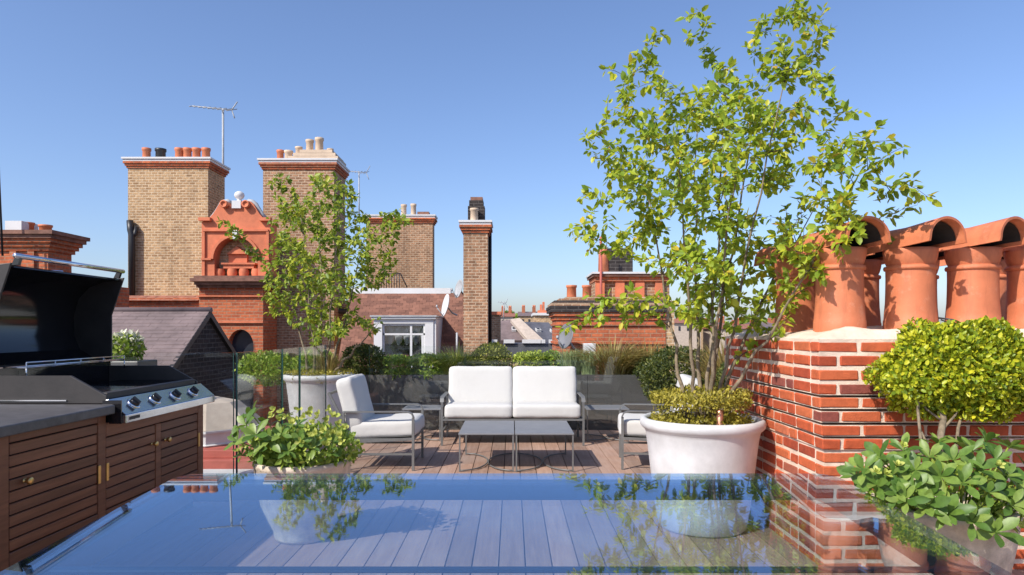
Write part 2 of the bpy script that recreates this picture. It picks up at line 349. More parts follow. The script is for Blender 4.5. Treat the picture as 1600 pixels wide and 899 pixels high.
def shrub(name, parent, c, rx, ry, rz, n, ll, mat, seed=1, lumpy=0.12, k=4.0, flat_bottom=None, wratio=0.5, depth=0.35, boxy=1.0):
    """leaves through the outer shell of a lumpy ellipsoid (world coordinates)"""
    v = rv(n)
    r = 1 + lumpy * lump(v, k, seed) + lumpy*0.5 * lump(v, k*2.7, seed+9)
    t = 1 - depth * RNG.random(n)**1.8
    vb = v.copy(); vb[:, 2] = np.sign(v[:, 2])*np.abs(v[:, 2])**boxy; vb[:, :2] *= (np.sqrt(np.maximum(0, 1 - np.abs(v[:, 2])**(2/boxy)))/np.maximum(1e-4, np.linalg.norm(v[:, :2], axis=1)))[:, None]
    P = vb * (r*t)[:, None] * np.array([rx, ry, rz]) + np.array(c)
    if flat_bottom is not None:
        low = P[:, 2] < flat_bottom; P[low, 2] = flat_bottom + RNG.random(low.sum())*0.05*rz
    D = nrm(v*np.array([1/rx, 1/ry, 1/rz])*min(rx, ry, rz) + rv(n)*0.9 + np.array([0, 0, 0.25])); U = rv(n)*0.7 + v
    L = ll * RNG.uniform(0.7, 1.3, n)
    off = np.array(parent.location if parent is not None else (0, 0, 0))
    return link_mesh(name, leaf_cloud(name, P-off, D, U, L, L*wratio, mat), mat, parent)
def grass(name, parent, c, spread, h, n, mat, lean=0.5, w=0.006, droop=0.5, ell=1.0):
    off = np.array(parent.location if parent is not None else (0, 0, 0))
    a = RNG.uniform(0, 2*PI, n); rr = np.sqrt(RNG.random(n))
    base = np.stack([np.cos(a)*rr*spread*0.6*ell, np.sin(a)*rr*spread*0.35, np.zeros(n)], 1) + np.array(c) - off
    out = np.stack([np.cos(a)*ell, np.sin(a)*0.6, np.zeros(n)], 1) * (lean * (0.3+rr) * RNG.uniform(0.5, 1.3, n))[:, None]
    H = h * RNG.uniform(0.55, 1.1, n)
    S = np.stack([-np.sin(a), np.cos(a), np.zeros(n)], 1) + rv(n)*0.6; S = nrm(S)
    V = []
    for i, q in enumerate((0, 0.4, 0.75, 1.0)):
        p = base + out * (H*q**1.6)[:, None]; p[:, 2] += H*(q - droop*0.45*q**3*np.minimum(1.5, rr*1.3))
        ww = w * (1, 0.9, 0.6, 0.08)[i]
        V += [p - S*ww, p + S*ww]
    V = np.stack(V, 1).reshape(-1, 3)
    pat = np.array([0,1,3,2, 2,3,5,4, 4,5,7,6]); loops = (np.arange(n)[:, None]*8 + pat[None]).ravel()
    return link_mesh(name, np_mesh(name, V, loops, np.full(n*3, 4), mat), mat, parent)

def bez(a, c, b, n):
    return [a*(1-t)**2 + c*2*t*(1-t) + b*t*t for t in [i/n for i in range(n+1)]]

# ================================================================== SETTING
g = MB().box(-1500, 1500, -600, 2400, -12.5, -12.0).build('ground', M['ground']); setp(g, kind='structure')
o = MB().prism([(-4.3, -3), (5.2, -3), (5.2, 10.0), (-4.3, 10.0)], -12.0, -0.075, 'z').build('roof_slab', M['render']); setp(o, kind='structure')
deck = MB().box(-3.15, 5.0, -2.6, 9.25, -0.07, -0.03).build('deck', M['joist']); setp(deck, kind='structure')
unit = bpy.data.meshes.new('board'); bm = bmesh.new(); bmesh.ops.create_cube(bm, size=1.0); bm.to_mesh(unit); bm.free(); unit.materials.append(M['deck'])
x = -3.08
while x < 4.9:
    segs = []
    if x < -2.28: segs = [(-2.5, 5.36), (7.95, 9.2)]
    else:
        cut = random.choice([1.2, 2.9, 5.0, 6.9]) + random.uniform(-0.2, 0.2); segs = [(-2.5, cut), (cut + 0.004, 9.2)]
    for (a, b_) in segs:
        o = bpy.data.objects.new('deck_board', unit); COL.objects.link(o); o.parent = deck
        o.location = Vector((x, (a+b_)/2, -0.0165 + random.uniform(-0.0012, 0.0012))) - deck.location
        o.scale = (0.1465, b_-a, 0.027)
    x += 0.154

# ================================================================== NEAR BRICK CHIMNEY STACK (right)
SXL, SYF, SYB, SXR = 1.757, 3.85, 5.45, 4.3       # left face, front face, back, right end
RH = 0.078
st = thing('chimney_stack', 'broad low red brick chimney stack with thick cream joints and mortar cap', 'chimney', (2.9, 4.6, -0.06))
NCO = 17
def corb(i):                                       # upper courses step outwards
    k = i - 8
    return 0.0 if k <= 0 else min(k, 5) * 0.010
deep = {9, 10, 11, 12}                             # open shadow joints above these courses
mo = MB(); z0 = -0.03
for i in range(NCO):
    c = corb(i) - 0.005; mo.box(SXL - c, SXR, SYF - c, SYB + c, z0 + i*RH, z0 + (i+1)*RH - (0.015 if i in deep else 0))
    if i in deep: mo.box(SXL + 0.05, SXR - 0.05, SYF + 0.05, SYB - 0.05, z0 + (i+1)*RH - 0.012, z0 + (i+1)*RH)
mo.build('mortar_core', M['mortar'], st)
bmesh_cache = {}
def brick_mesh(l, w, h):
    k = (round(l, 3), round(w, 3), round(h, 3), random.randrange(6))
    if k not in bmesh_cache:
        me = bpy.data.meshes.new('brick'); bm = bmesh.new(); bmesh.ops.create_cube(bm, size=1.0)
        bmesh.ops.scale(bm, vec=(l, w, h), verts=bm.verts)
        bmesh.ops.bevel(bm, geom=list(bm.edges), offset=0.006, segments=1, affect='EDGES')
        for v in bm.verts: v.co += Vector([random.uniform(-0.0026, 0.0026) for _ in range(3)])
        bm.to_mesh(me); bm.free(); me.materials.append(M['brick']); bmesh_cache[k] = me
    return bmesh_cache[k]
def put_brick(l, w, h, x, y, z):
    o = bpy.data.objects.new('brick', brick_mesh(l, w, h)); COL.objects.link(o); o.parent = st
    o.location = Vector((x + random.uniform(-.0030, .0012), y + random.uniform(-.0030, .0012), z)) - st.location; o.rotation_euler = (random.uniform(-.007, .007), random.uniform(-.007, .007), random.uniform(-.008, .008))
BL, BW, BH, J = 0.220, 0.104, RH - 0.021, 0.017
rest = MB()
for i in range(NCO):
    c = corb(i); zc = z0 + i*RH + BH/2 + 0.004; stretch = (i % 2 == 0)
    # front face: English garden mix, alternate courses start with stretcher / header
    x = SXL - c; k = 0; seq = [BL, BL, BW, BL, BL] if stretch else [BW, BL, BW, BW, BL, BL]
    while x < 3.35:
        l = seq[k % len(seq)]; put_brick(l, BW, BH, x + l/2, SYF - c + BW/2, zc + random.uniform(-.0015, .0015)); x += l + J; k += 1
    while x < SXR - 0.05:
        l = min(seq[k % len(seq)], SXR - x); rest.box(x, x + l, SYF - c, SYF - c + BW, zc - BH/2, zc + BH/2); x += l + J; k += 1
    # left face
    y = SYF - c + (BW + J); k = 1; seq = [BW, BL, BL, BW, BL] if stretch else [BL, BL, BW, BL]
    while y < SYB + c - 0.08:
        l = min(seq[k % len(seq)], SYB + c - y); put_brick(BW, l, BH, SXL - c + BW/2, y + l/2, zc + random.uniform(-.0015, .0015)); y += l + J; k += 1
o = rest.build('bricks', M['brick'], st); o['kind'] = 'stuff'
ZT = z0 + NCO*RH
# flaunching: uneven mortar mound
f = MB(); nx, ny = 60, 36; V = []; F = []
for j in range(ny+1):
    for i in range(nx+1):
        u, v = i/nx, j/ny; e = min(u*nx/nx*2.5, 1, v*6, (1-v)*6, (1-u)*6); e = max(0, min(1, e*3.0))
        h = 0.012 + 0.055*math.sin(min(1, e)*PI/2) + 0.010*math.sin(u*19+v*7) + 0.008*math.sin(u*41-v*23) + random.uniform(-.004, .004)
        x = SXL - 0.035 + (SXR + 0.02 - SXL)*u; y = SYF - 0.035 + (SYB - SYF + 0.07)*v
        if j == 0 or i == 0 or j == ny or i == nx: h = 0.0
        V.append((x + random.uniform(-.006, .006), y + random.uniform(-.006, .006), ZT - 0.006 + h))
for j in range(ny):
    for i in range(nx): a = j*(nx+1)+i; F.append((a, a+1, a+nx+2, a+nx+1))
f.add(V, F, True); f.build('mortar_cap', M['mortar'], st)
ZC = ZT + 0.045
M['soot'] = plain('soot', (0.03, 0.022, 0.018), 0.95, 0.4, 12)  # soot tone that also paints in the shade inside the hoods
# hooded terracotta pots: body, collar, hood
def chimney_pot(label, x, y, z, rz):
    t = thing('chimney_pot', label, 'chimney pot', (x, y, z), rz, 'hooded terracotta pots on the near stack')
    MB().lathe([(0.146, -0.03), (0.148, 0.0), (0.147, 0.06), (0.144, 0.066), (0.141, 0.11), (0.136, 0.17), (0.134, 0.24), (0.133, 0.31), (0.134, 0.37)], n=40).build('body', M['terracotta'], t, True)
    MB().lathe([(0.131, 0.365), (0.143, 0.368), (0.146, 0.378), (0.143, 0.390), (0.131, 0.394), (0.128, 0.398)], n=40).build('collar', M['terracotta'], t, True)
    MB().lathe([(0.128, 0.395), (0.137, 0.415), (0.145, 0.445), (0.148, 0.475), (0.148, 0.495), (0.133, 0.497), (0.122, 0.47), (0.110, 0.40), (0.105, 0.1)], n=40).build('flared_head', M['terracotta'], t, True)
    # half-pipe hood, axis along local x (mouth at both ends), straight skirts
    h = MB(); ro, ri, n = 0.130, 0.116, 22; V = []; F = []
    for s in range(7):
        x_ = -0.25 + 0.5*s/6; fl = 1.0 + 0.10*abs(s-3)/3; lift = -0.004 + 0.018*(s-3)/3
        outer = [(ro*fl*math.cos(PI*k/n), 0.012 + ro*fl*0.86*math.sin(PI*k/n)) for k in range(n+1)]
        inner = [(ri*fl*math.cos(PI*k/n), 0.012 + ri*fl*0.85*math.sin(PI*k/n)) for k in range(n, -1, -1)]
        prof = outer + [(-ro*fl, -0.012), (-ri*fl, -0.012)] + inner + [(ri*fl, -0.012), (ro*fl, -0.012)]
        m_ = len(prof); V += [(x_, p[0]*(1.0 if p[1] > 0 else 1.05), 0.510 + lift + p[1]) for p in prof]
    for s in range(6):
        for k in range(m_): F.append((s*m_+k, s*m_+(k+1) % m_, (s+1)*m_+(k+1) % m_, (s+1)*m_+k))
    for s in (0, 6):
        b_ = s*m_
        for k in range(n): F.append((b_+k, b_+k+1, b_ + (2*n+3) - k - 1, b_ + (2*n+3) - k))
        F += [(b_+n, b_+n+1, b_+n+2, b_+n+3), (b_+2*n+3, b_+2*n+4, b_+2*n+5, b_)]
    h.add(V, F, True); o = h.build('hood', M['terracotta'], t, True)
    e = o.modifiers.new('edge', 'EDGE_SPLIT'); e.split_angle = R(40)
    l = MB(); V = []; F = []                                            # near-black lining: soot plus the hood's inner shade painted in, closed at back
    for s in range(5):
        x_ = -0.17 + 0.37*s/4; fl = 1.0 + 0.10*abs((x_)/0.25); lift = -0.004 + 0.018*x_/0.25; r_ = ri*fl - 0.004
        V += [(x_, r_*math.cos(PI*k/n), 0.519 + lift + r_*0.85*math.sin(PI*k/n)) for k in range(n+1)]
    for s in range(4):
        for k in range(n): F.append((s*(n+1)+k, s*(n+1)+k+1, (s+1)*(n+1)+k+1, (s+1)*(n+1)+k))
    F.append(tuple(range(n, -1, -1))); l.add(V, F, True); l.build('soot_shade_lining', M['soot'], t, True, fix=False)
    return t
PX = [1.99, 2.42, 2.80, 3.17]; fr = ['leaf-shadowed hooded terracotta pot at the corner of the near stack', 'hooded terracotta pot bearing one sprig shadow, second in front row', 'clean sunlit hooded terracotta pot, third in front row', 'hooded terracotta pot cut by the right edge of the picture']
bk = ['hooded terracotta pot half hidden by tree leaves, leftmost in back row', 'hooded terracotta pot in back row showing between first and second front pots', 'hooded terracotta pot in back row showing between second and third front pots', 'hooded terracotta pot in back row showing beside the rightmost front pot']
for i in range(4):
    chimney_pot(fr[i], PX[i], 4.15, ZC, R(-69 + (-9, -2, 2, 4)[i]))
    chimney_pot(bk[i], PX[i] + (0, 0, 0.02, 0.16)[i], 4.78, ZC - 0.01, R(-68 + (3, 0, -4, 2)[i]))
for k, (lab, pts) in enumerate([('thick black cable drooping over the mortar cap between terracotta pots', [(1466, 497), (1490, 500), (1515, 511), (1536, 526), (1548, 548)]),
                                ('thin dark wire on the mortar cap below the thicker black cable', [(1470, 500), (1488, 506), (1508, 515), (1526, 528), (1534, 545)])]):
    P = [W(px, py, 4.02 - 0.042*i) for i, (px, py) in enumerate(pts)]
    setp(MB().tube(P, 0.006 - 0.002*k, 6).build('cable', M['black_metal']), lab, 'cable')
# dark coping block glimpsed to the right of the topiary
o = MB().box(3.35, 4.1, 3.45, 3.75, -0.03, 0.66).box(3.3, 4.15, 3.4, 3.8, 0.663, 0.72).build('garden_wall', M['granite'], bevel=0.01); setp(o, 'dark grey coped block in shade right of the topiary', 'wall')

# ================================================================== OUTDOOR KITCHEN (left)
CX = -2.38
kc = thing('kitchen_cabinet', 'dark slatted hardwood cabinet run with brass knobs carrying the barbecue', 'cabinet', (CX - 0.3, 3.9, 0))
c_ = MB(); c_.box(-3.03, CX - 0.03, 2.2, 5.26, 0.12, 0.80).box(-3.03, CX - 0.03, 2.2, 4.01, 0.80, 0.853); c_.build('carcass', M['joist'], kc)
MB().box(-3.0, CX - 0.06, 2.25, 5.22, 0.0, 0.118).build('plinth', M['joist'], kc)
def wood(name, y0, y1, z0, z1, xo=0.0, par=None, b=0.003):
    return MB().box(CX - 0.03, CX + xo, y0, y1, z0, z1).build(name, M['cab'], par or kc, bevel=b, seg=1)
for (a, b_) in ((3.165, 3.232), (3.928, 4.003), (5.178, 5.265)): wood('post', a, b_, 0.10, 0.852 if b_ < 4.1 else 0.80)
wood('stile', 4.565, 4.632, 0.29, 0.716)
wood('top_rail', 3.235, 3.925, 0.812, 0.852); wood('top_rail', 4.006, 5.175, 0.72, 0.80)
wood('bottom_rail', 2.2, 3.162, 0.225, 0.288); wood('bottom_rail', 3.235, 3.925, 0.225, 0.288); wood('bottom_rail', 4.006, 5.175, 0.225, 0.288)
MB().box(-3.02, CX - 0.03, 5.26, 5.275, 0.1, 0.8).build('end_panel', M['cab'], kc)
def door(y0, y1, z1, knob_y, knob_z, hinge_y):
    d = MB().box(CX - 0.029, CX - 0.016, y0, y1, 0.292, z1).build('door', M['joist'], kc)
    z = 0.292; n = round((z1 - z)/0.0605); p = (z1 - z)/n
    for i in range(n): wood('slat', y0 + 0.004, y1 - 0.004, z + i*p + 0.0035, z + (i+1)*p - 0.0035, -0.003 + random.uniform(-.001, .001), d, 0.002)
    if knob_y:
        k = MB(); k.lathe([(0.0, 0.034), (0.016, 0.034), (0.0185, 0.030), (0.0185, 0.020), (0.010, 0.012), (0.008, 0.0), (0.013, -0.001), (0.013, -0.004)], n=18)
        k.v = [(CX - 0.002 + p_[2], knob_y + p_[0], knob_z + p_[1]) for p_ in k.v]; k.build('knob', M['brass'], d)
    if hinge_y: MB().box(CX - 0.004, CX + 0.006, hinge_y - 0.011, hinge_y + 0.011, 0.46, 0.565).build('hinge', M['brass'], d, bevel=0.003)
door(2.3, 3.16, 0.808, None, 0, None)
door(3.235, 3.925, 0.808, 3.34, 0.61, 3.937)
door(4.006, 4.562, 0.716, 4.525, 0.592, 4.016)
door(4.635, 5.175, 0.716, 4.70, 0.592, 5.19)
wt = MB().prism([(-3.06, 2.1), (-2.325, 2.1), (-2.325, 4.0), (-2.36, 4.035), (-3.06, 4.035)], 0.856, 0.908, 'z').build('worktop', M['granite'], kc, bevel=0.006)

bb = thing('gas_barbecue', 'black four burner gas barbecue with raised lid and steel control panel', 'barbecue', (-2.72, 4.65, 0.81))
side = [(-3.08, 0.909), (-2.405, 0.909), (-2.405, 0.955), (-2.62, 1.075), (-3.08, 1.075)]
for y in (4.05, 5.205): MB().prism(side, y, y + 0.022, 'y').build('side_panel', M['bbq_grey'], bb, bevel=0.003)
MB().prism([(-3.06, 0.925), (-2.64, 0.925), (-2.64, 0.932), (-3.06, 0.932)], 4.043, 4.049, 'y').build('side_trim', M['chrome'], bb)
MB().box(-3.10, -3.07, 4.05, 5.225, 0.909, 1.115).build('back_panel', M['enamel'], bb)
MB().box(-3.06, -2.45, 4.08, 5.2, 0.812, 0.93).build('firebox', M['enamel'], bb)
MB().box(-2.96, -2.47, 4.09, 4.62, 0.957, 0.968).build('hotplate', M['steel'], bb, bevel=0.002)
gr = MB()
for i in range(26): y = 4.65 + i*0.0205; gr.box(-2.96, -2.47, y, y + 0.009, 0.957, 0.968)
gr.build('grill_bars', M['enamel'], bb)
MB().box(-2.47, -2.412, 4.073, 5.204, 0.935, 0.972).build('front_lip', M['bbq_grey'], bb, bevel=0.004)
cp = MB().prism([(-2.42, 0.932), (-2.395, 0.935), (-2.29, 0.845), (-2.42, 0.845)], 4.05, 5.255, 'y').build('control_panel', M['steel'], bb, bevel=0.003)
MB().box(-2.42, -2.288, 4.048, 5.257, 0.792, 0.843).build('panel_lip', M['steel'], bb, bevel=0.004)
MB().box(-2.42, -2.31, 4.035, 4.046, 0.792, 0.93).build('panel_cheek', M['enamel'], bb)
nv = Vector((0.090, 0, 0.105)).normalized()
for y in (4.225, 4.475, 4.745, 5.01):
    c = Vector((-2.342, y, 0.8895)) + nv*0.001
    q = nv.to_track_quat('Z', 'Y').to_matrix()
    def tr(mb): mb.v = [tuple(c + q @ Vector(p)) for p in mb.v]; return mb
    bz = tr(MB().lathe([(0.043, 0.0), (0.043, 0.006), (0.034, 0.010), (0.030, 0.006)], n=28)).build('bezel', M['chrome'], cp)
    kb = MB().lathe([(0.030, 0.0), (0.030, 0.020), (0.027, 0.026), (0.0, 0.028)], n=24); kb.box(-0.007, 0.007, -0.027, 0.027, 0.024, 0.040)
    tr(kb).build('knob', M['enamel'], cp, bevel=0.002)
bd = MB().box(-2.2905, -2.2865, 4.075, 4.20, 0.806, 0.832).build('badge', M['steel'], bb)
lt = MB(); y = 4.080
for w_ in (0.006, 0.010, 0.010, 0.011, 0.010, 0.010, 0.011, 0.012, 0.008): lt.box(-2.287, -2.2855, y, y + w_, 0.808 + random.uniform(0, .004), 0.829); y += w_ + 0.0035
lt.build('lettering', M['black_metal'], bd)
# open lid: back shell, two end plates, handle
prof = [(-3.08, 1.12), (-3.20, 1.125), (-3.31, 1.19), (-3.355, 1.30), (-3.36, 1.45), (-3.32, 1.59), (-3.24, 1.68), (-3.12, 1.725), (-2.99, 1.735)]
inn = [(-2.985, 1.722), (-3.115, 1.712), (-3.23, 1.668), (-3.308, 1.583), (-3.347, 1.45), (-3.343, 1.302), (-3.30, 1.198), (-3.198, 1.137), (-3.08, 1.132)]
lid = MB().prism(prof + inn, 4.055, 5.215, 'y', smooth_side=True).build('lid', M['enamel'], bb)
e = lid.modifiers.new('edge', 'EDGE_SPLIT'); e.split_angle = R(35)
for y in (4.04, 5.216): MB().prism([(-3.06, 1.10), (-3.06, 1.46), (-2.965, 1.745)] + prof[::-1][1:], y, y + 0.014, 'y').build('lid_end', M['bbq_grey'], lid, bevel=0.003)
MB().tube([(-2.955, 4.06, 1.79), (-2.955, 5.19, 1.79)], 0.0155, 14).build('lid_handle', M['chrome'], lid)
for y in (4.10, 5.15): MB().hexa([(-3.0, y-.012, 1.735), (-2.96, y-.012, 1.735), (-2.96, y+.012, 1.735), (-3.0, y+.012, 1.735), (-2.97, y-.012, 1.795), (-2.94, y-.012, 1.795), (-2.94, y+.012, 1.795), (-2.97, y+.012, 1.795)]).build('handle_bracket', M['enamel'], lid)
MB().lathe([(0.0, 0.012), (0.036, 0.012), (0.04, 0.0)], (-3.08, 4.62, 1.737), 24).build('thermometer', M['chrome'], lid)
rk = MB(); 
for z in (1.128, 1.150): rk.tube([(-2.93, 4.12, z), (-2.93, 5.16, z)], 0.0045, 6)
for x_ in (-2.96, -2.99, -3.02, -3.05): rk.tube([(x_, 4.12, 1.118), (x_, 5.16, 1.118)], 0.003, 5)
for y in np.linspace(4.12, 5.16, 5): rk.tube([(-3.07, y, 1.118), (-2.93, y, 1.118), (-2.93, y, 1.15)], 0.004, 6)
for y in (4.12, 5.16): rk.tube([(-2.93, y, 1.118), (-2.93, y, 1.06)], 0.004, 6)
rk.build('warming_rack', M['chrome'], bb)

# ================================================================== GLASS DINING TABLE
TX0, TX1, TY0, TY1, TZ = -1.375, 1.335, 0.45, 2.845, 0.75
dt = thing('glass_dining_table', 'large glass topped dining table mirroring blue sky in the foreground', 'table', (0, 1.65, 0))
def rrect(x0, x1, y0, y1, r, n=8):
    return arc(x1-r, y1-r, r, 0, 90, n) + arc(x0+r, y1-r, r, 90, 180, n) + arc(x0+r, y0+r, r, 180, 270, n) + arc(x1-r, y0+r, r, 270, 360, n)
SL = math.tan(R(2.9))                              # the top falls gently towards the camera
def fall(mb): mb.v = [(p[0], p[1], p[2] - SL*(TY1 - p[1])) for p in mb.v]; return mb
fall(MB().prism(rrect(TX0, TX1, TY0, TY1, 0.09), TZ - 0.012, TZ, 'z')).build('glass_top', M['glass_table'], dt)
zr0, zr1 = 0.665, TZ - 0.016
a = 0.03
for (q0, q1, q2, q3) in ((TX0+a, TX1-a, TY1-a-0.06, TY1-a), (TX0+a, TX1-a, TY0+a, TY0+a+0.06), (TX0+a, TX0+a+0.06, TY0+a+0.063, TY1-a-0.063), (TX1-a-0.06, TX1-a, TY0+a+0.063, TY1-a-0.063)):
    fall(MB().box(q0, q1, q2, q3, zr0, zr1)).build('frame_rail', M['frame_dark'], dt, bevel=0.004)
fall(MB().box(TX0+a+0.063, TX1-a-0.063, 1.885, 1.915, 0.724, zr1)).build('cross_rail', M['frame_dark'], dt, bevel=0.004)
for (x, y) in ((TX0+a, 1.45), (TX1-a-0.06, 1.45), (TX0+a, TY0+a), (TX1-a-0.06, TY0+a)):
    MB().box(x, x+0.06, y, y+0.06, -0.003, zr0 - 0.003 - SL*(TY1 - y)).build('leg', M['frame_dark'], dt, bevel=0.004)

# ================================================================== LOUNGE FURNITURE
def cushion_mesh(w, d, h, r=0.055, puff=0.14, n=12, name='cushion'):
    V = []; F = []; idx = {}
    hx, hy, hz = w/2, d/2, h/2
    def pt(p):
        q = Vector((p[0]*hx, p[1]*hy, p[2]*hz)); c = Vector((max(-hx+r, min(hx-r, q.x)), max(-hy+r, min(hy-r, q.y)), max(-hz+r, min(hz-r, q.z))))
        dd = q - c; q = c + dd.normalized()*r if dd.length > 1e-9 else q
        u = 1 - p[0]**2; v = 1 - p[1]**2; t_ = 1 - p[2]**2
        q.z += math.copysign(1, p[2])*hz*puff*(u*v)**0.6 if abs(p[2]) > 0.99 else 0
        q.y += math.copysign(1, p[1])*hz*puff*0.5*(u*t_)**0.6 if abs(p[1]) > 0.99 else 0
        q.x += math.copysign(1, p[0])*hz*puff*0.5*(v*t_)**0.6 if abs(p[0]) > 0.99 else 0
        q += Vector((math.sin(q.y*23+q.z*11), math.sin(q.x*19+q.z*13), math.sin(q.x*17+q.y*21)))*0.0025
        return q
    mb = MB()
    for ax in range(3):
        for sgn in (-1, 1):
            base = len(V)
            for j in range(n+1):
                for i in range(n+1):
                    a_, b_ = (math.sin((i/n-0.5)*PI)), (math.sin((j/n-0.5)*PI)); p = [0, 0, 0]; p[ax] = sgn; p[(ax+1) % 3] = a_; p[(ax+2) % 3] = b_
                    V.append(pt(p))
            for j in range(n):
                for i in range(n):
                    q = base + j*(n+1)+i; F.append((q, q+1, q+n+2, q+n+1))
    me = bpy.data.meshes.new(name); me.from_pydata([tuple(v) for v in V], [], F)
    bm = bmesh.new(); bm.from_mesh(me); bmesh.ops.remove_doubles(bm, verts=bm.verts, dist=0.0008); bmesh.ops.recalc_face_normals(bm, faces=bm.faces)
    for f_ in bm.faces: f_.smooth = True
    bm.to_mesh(me); bm.free(); me.materials.append(M['canvas']); return me
def lounge(name, label, cat, w, n, loc, rz, group=None):
    t = thing(name, label, cat, loc, rz, group); D = 0.80; b = 0.024; F0, B0 = -D/2, D/2
    for s in (-1, 1):
        x = s*(w/2 - b/2)
        am = [(x, F0 + b/2, 0.0), (x, F0 + b/2, 0.505), (x, F0 + 0.03, 0.54), (x, F0 + 0.065, 0.555), (x, B0 - 0.12, 0.555)]
        MB().tube(am[:2], b*0.7071, 4, True, False, True).build('leg', M['furn'], t, True)
        arm = MB(); V = []                                            # flat strap arm with rounded front
        for (px, py, pz) in am[1:]: V += [(px - 0.022, py, pz), (px + 0.022, py, pz)]
        nrm_ = [(0, -1, 0), (0, -0.8, 0.6), (0, -0.3, 0.95), (0, 0, 1)]
        V2 = [(v[0], v[1] - nrm_[i//2][1]*-0.012, v[2] + nrm_[i//2][2]*0.012) for i, v in enumerate(V)]
        m_ = len(V); Fc = []
        for i in range(0, m_-2, 2):
            Fc += [(i, i+1, i+3, i+2), (m_+i, m_+i+2, m_+i+3, m_+i+1), (i, i+2, m_+i+2, m_+i), (i+1, m_+i+1, m_+i+3, i+3)]
        Fc += [(0, m_, m_+1, 1), (m_-2, m_-1, 2*m_-1, 2*m_-2)]
        arm.add(V + V2, Fc); arm.build('arm', M['furn'], t, True)
        MB().bar((x, B0 - 0.12, 0.0), (x, B0 - 0.12, 0.55), b).build('leg', M['furn'], t, True)
        MB().bar((x, F0 + b, 0.30), (x, B0 - 0.13, 0.27), b).build('side_rail', M['furn'], t, True)
        MB().bar((x, F0 + b, 0.155), (x, B0 - 0.13, 0.155), b*0.8).build('stretcher', M['furn'], t, True)
        MB().bar((x - s*0.03, B0 - 0.20, 0.28), (x - s*0.03, B0 + 0.03, 0.74), b).build('back_post', M['furn'], t, True)
    MB().bar((-w/2 + b, F0 + b/2, 0.30), (w/2 - b, F0 + b/2, 0.30), b).build('front_rail', M['furn'], t, True)
    MB().bar((-w/2 + b, B0 - 0.12, 0.27), (w/2 - b, B0 - 0.12, 0.27), b).build('rear_rail', M['furn'], t, True)
    MB().bar((-w/2 + 0.05, B0 + 0.03, 0.73), (w/2 - 0.05, B0 + 0.03, 0.73), b).build('back_rail', M['furn'], t, True)
    MB().box(-w/2 + 0.03, w/2 - 0.03, F0 + 0.03, B0 - 0.14, 0.285, 0.300).build('seat_deck', M['furn'], t, True)
    cw = (w - 0.075)/n; sm = cushion_mesh(cw - 0.004, 0.66, 0.160, 0.04, 0.09); bm_ = cushion_mesh(cw - 0.006, 0.50, 0.165, 0.04, 0.12)
    for i in range(n):
        x = -w/2 + 0.0375 + cw*(i + 0.5)
        o = link_mesh('seat_cushion', sm, None, t); o.location = (x, F0 + 0.315, 0.385); o.rotation_euler = (R(-2.0), 0, R(random.uniform(-.6, .6)))
        o = link_mesh('back_cushion', bm_, None, t); o.location = (x, B0 - 0.165, 0.632); o.rotation_euler = (R(76), 0, R(random.uniform(-.8, .8)))
    return t
lounge('garden_sofa', 'two seat white cushioned sofa with grey metal frame facing the camera', 'sofa', 1.67, 2, (0.008, 8.33, 0), 0)
lounge('garden_armchair', 'white cushioned armchair facing right beside the leafy stone tub', 'armchair', 0.70, 1, (-1.335, 6.88, 0), R(90), 'white cushioned armchairs')
lounge('garden_armchair', 'white cushioned armchair half hidden behind the large white pot', 'armchair', 0.66, 1, (1.49, 6.86, 0), R(-97), 'white cushioned armchairs')
def low_table(label, x0, x1, y0, y1, h, group):
    cx, cy = (x0+x1)/2, (y0+y1)/2; t = thing('low_table', label, 'coffee table', (cx, cy, 0), 0, group); w, d = x1-x0, y1-y0
    MB().box(-w/2, w/2, -d/2, d/2, h-0.016, h).build('table_top', M['furn_top'], t, True, bevel=0.003)
    for sx in (-1, 1):
        for sy in (-1, 1): MB().bar((sx*(w/2-.012), sy*(d/2-.012), 0.0), (sx*(w/2-.012), sy*(d/2-.012), h-0.017), 0.014).build('leg', M['furn'], t, True)
        pts = [(sx*(w/2-.012) - sx*(w*0.47)*math.sin(PI*k/18), -(d/2-.012)*math.cos(PI*k/18), 0.012) for k in range(19)]
        MB().tube(pts, 0.007, 6).build('curved_stretcher', M['furn'], t, True)
    return t
low_table('low grey metal coffee table, left of the joined pair before the sofa', -0.508, 0.022, 6.47, 7.38, 0.365, 'grey metal low tables')
low_table('low grey metal coffee table, right of the joined pair before the sofa', 0.030, 0.590, 6.47, 7.38, 0.365, 'grey metal low tables')
low_table('small grey side table left of the white sofa', -1.33, -0.86, 8.25, 8.7, 0.39, 'grey metal low tables')
low_table('small grey side table right of the white sofa', 0.90, 1.42, 8.25, 8.7, 0.39, 'grey metal low tables')

# ================================================================== GLASS BALUSTRADE AND DARK PLANTERS
def pane_x(label, x0, x1, y, z1=1.13):
    t = thing('glass_balustrade', label, 'glass balustrade', ((x0+x1)/2, y, -0.02), 0, 'frameless glass balustrade panels')
    MB().box(x0+0.004, x1-0.004, y, y+0.012, -0.02, z1).build('pane', M['glass_rail'], t)
    MB().box(x1-0.004, x1, y, y+0.012, -0.02, z1).build('pane_edge', M['glass_edge'], t); MB().box(x0, x0+0.004, y, y+0.012, -0.02, z1).build('pane_edge', M['glass_edge'], t)
def pane_y(label, x, y0, y1, z1=1.13):
    t = thing('glass_balustrade', label, 'glass balustrade', (x, (y0+y1)/2, -0.02), 0, 'frameless glass balustrade panels')
    MB().box(x, x+0.012, y0+0.006, y1-0.006, -0.02, z1).build('pane', M['glass_rail'], t)
    MB().box(x-.001, x+.013, y0, y0+0.006, -0.02, z1).build('pane_edge', M['glass_edge'], t); MB().box(x, x+0.012, y1-0.006, y1, -0.02, z1).build('pane_edge', M['glass_edge'], t)
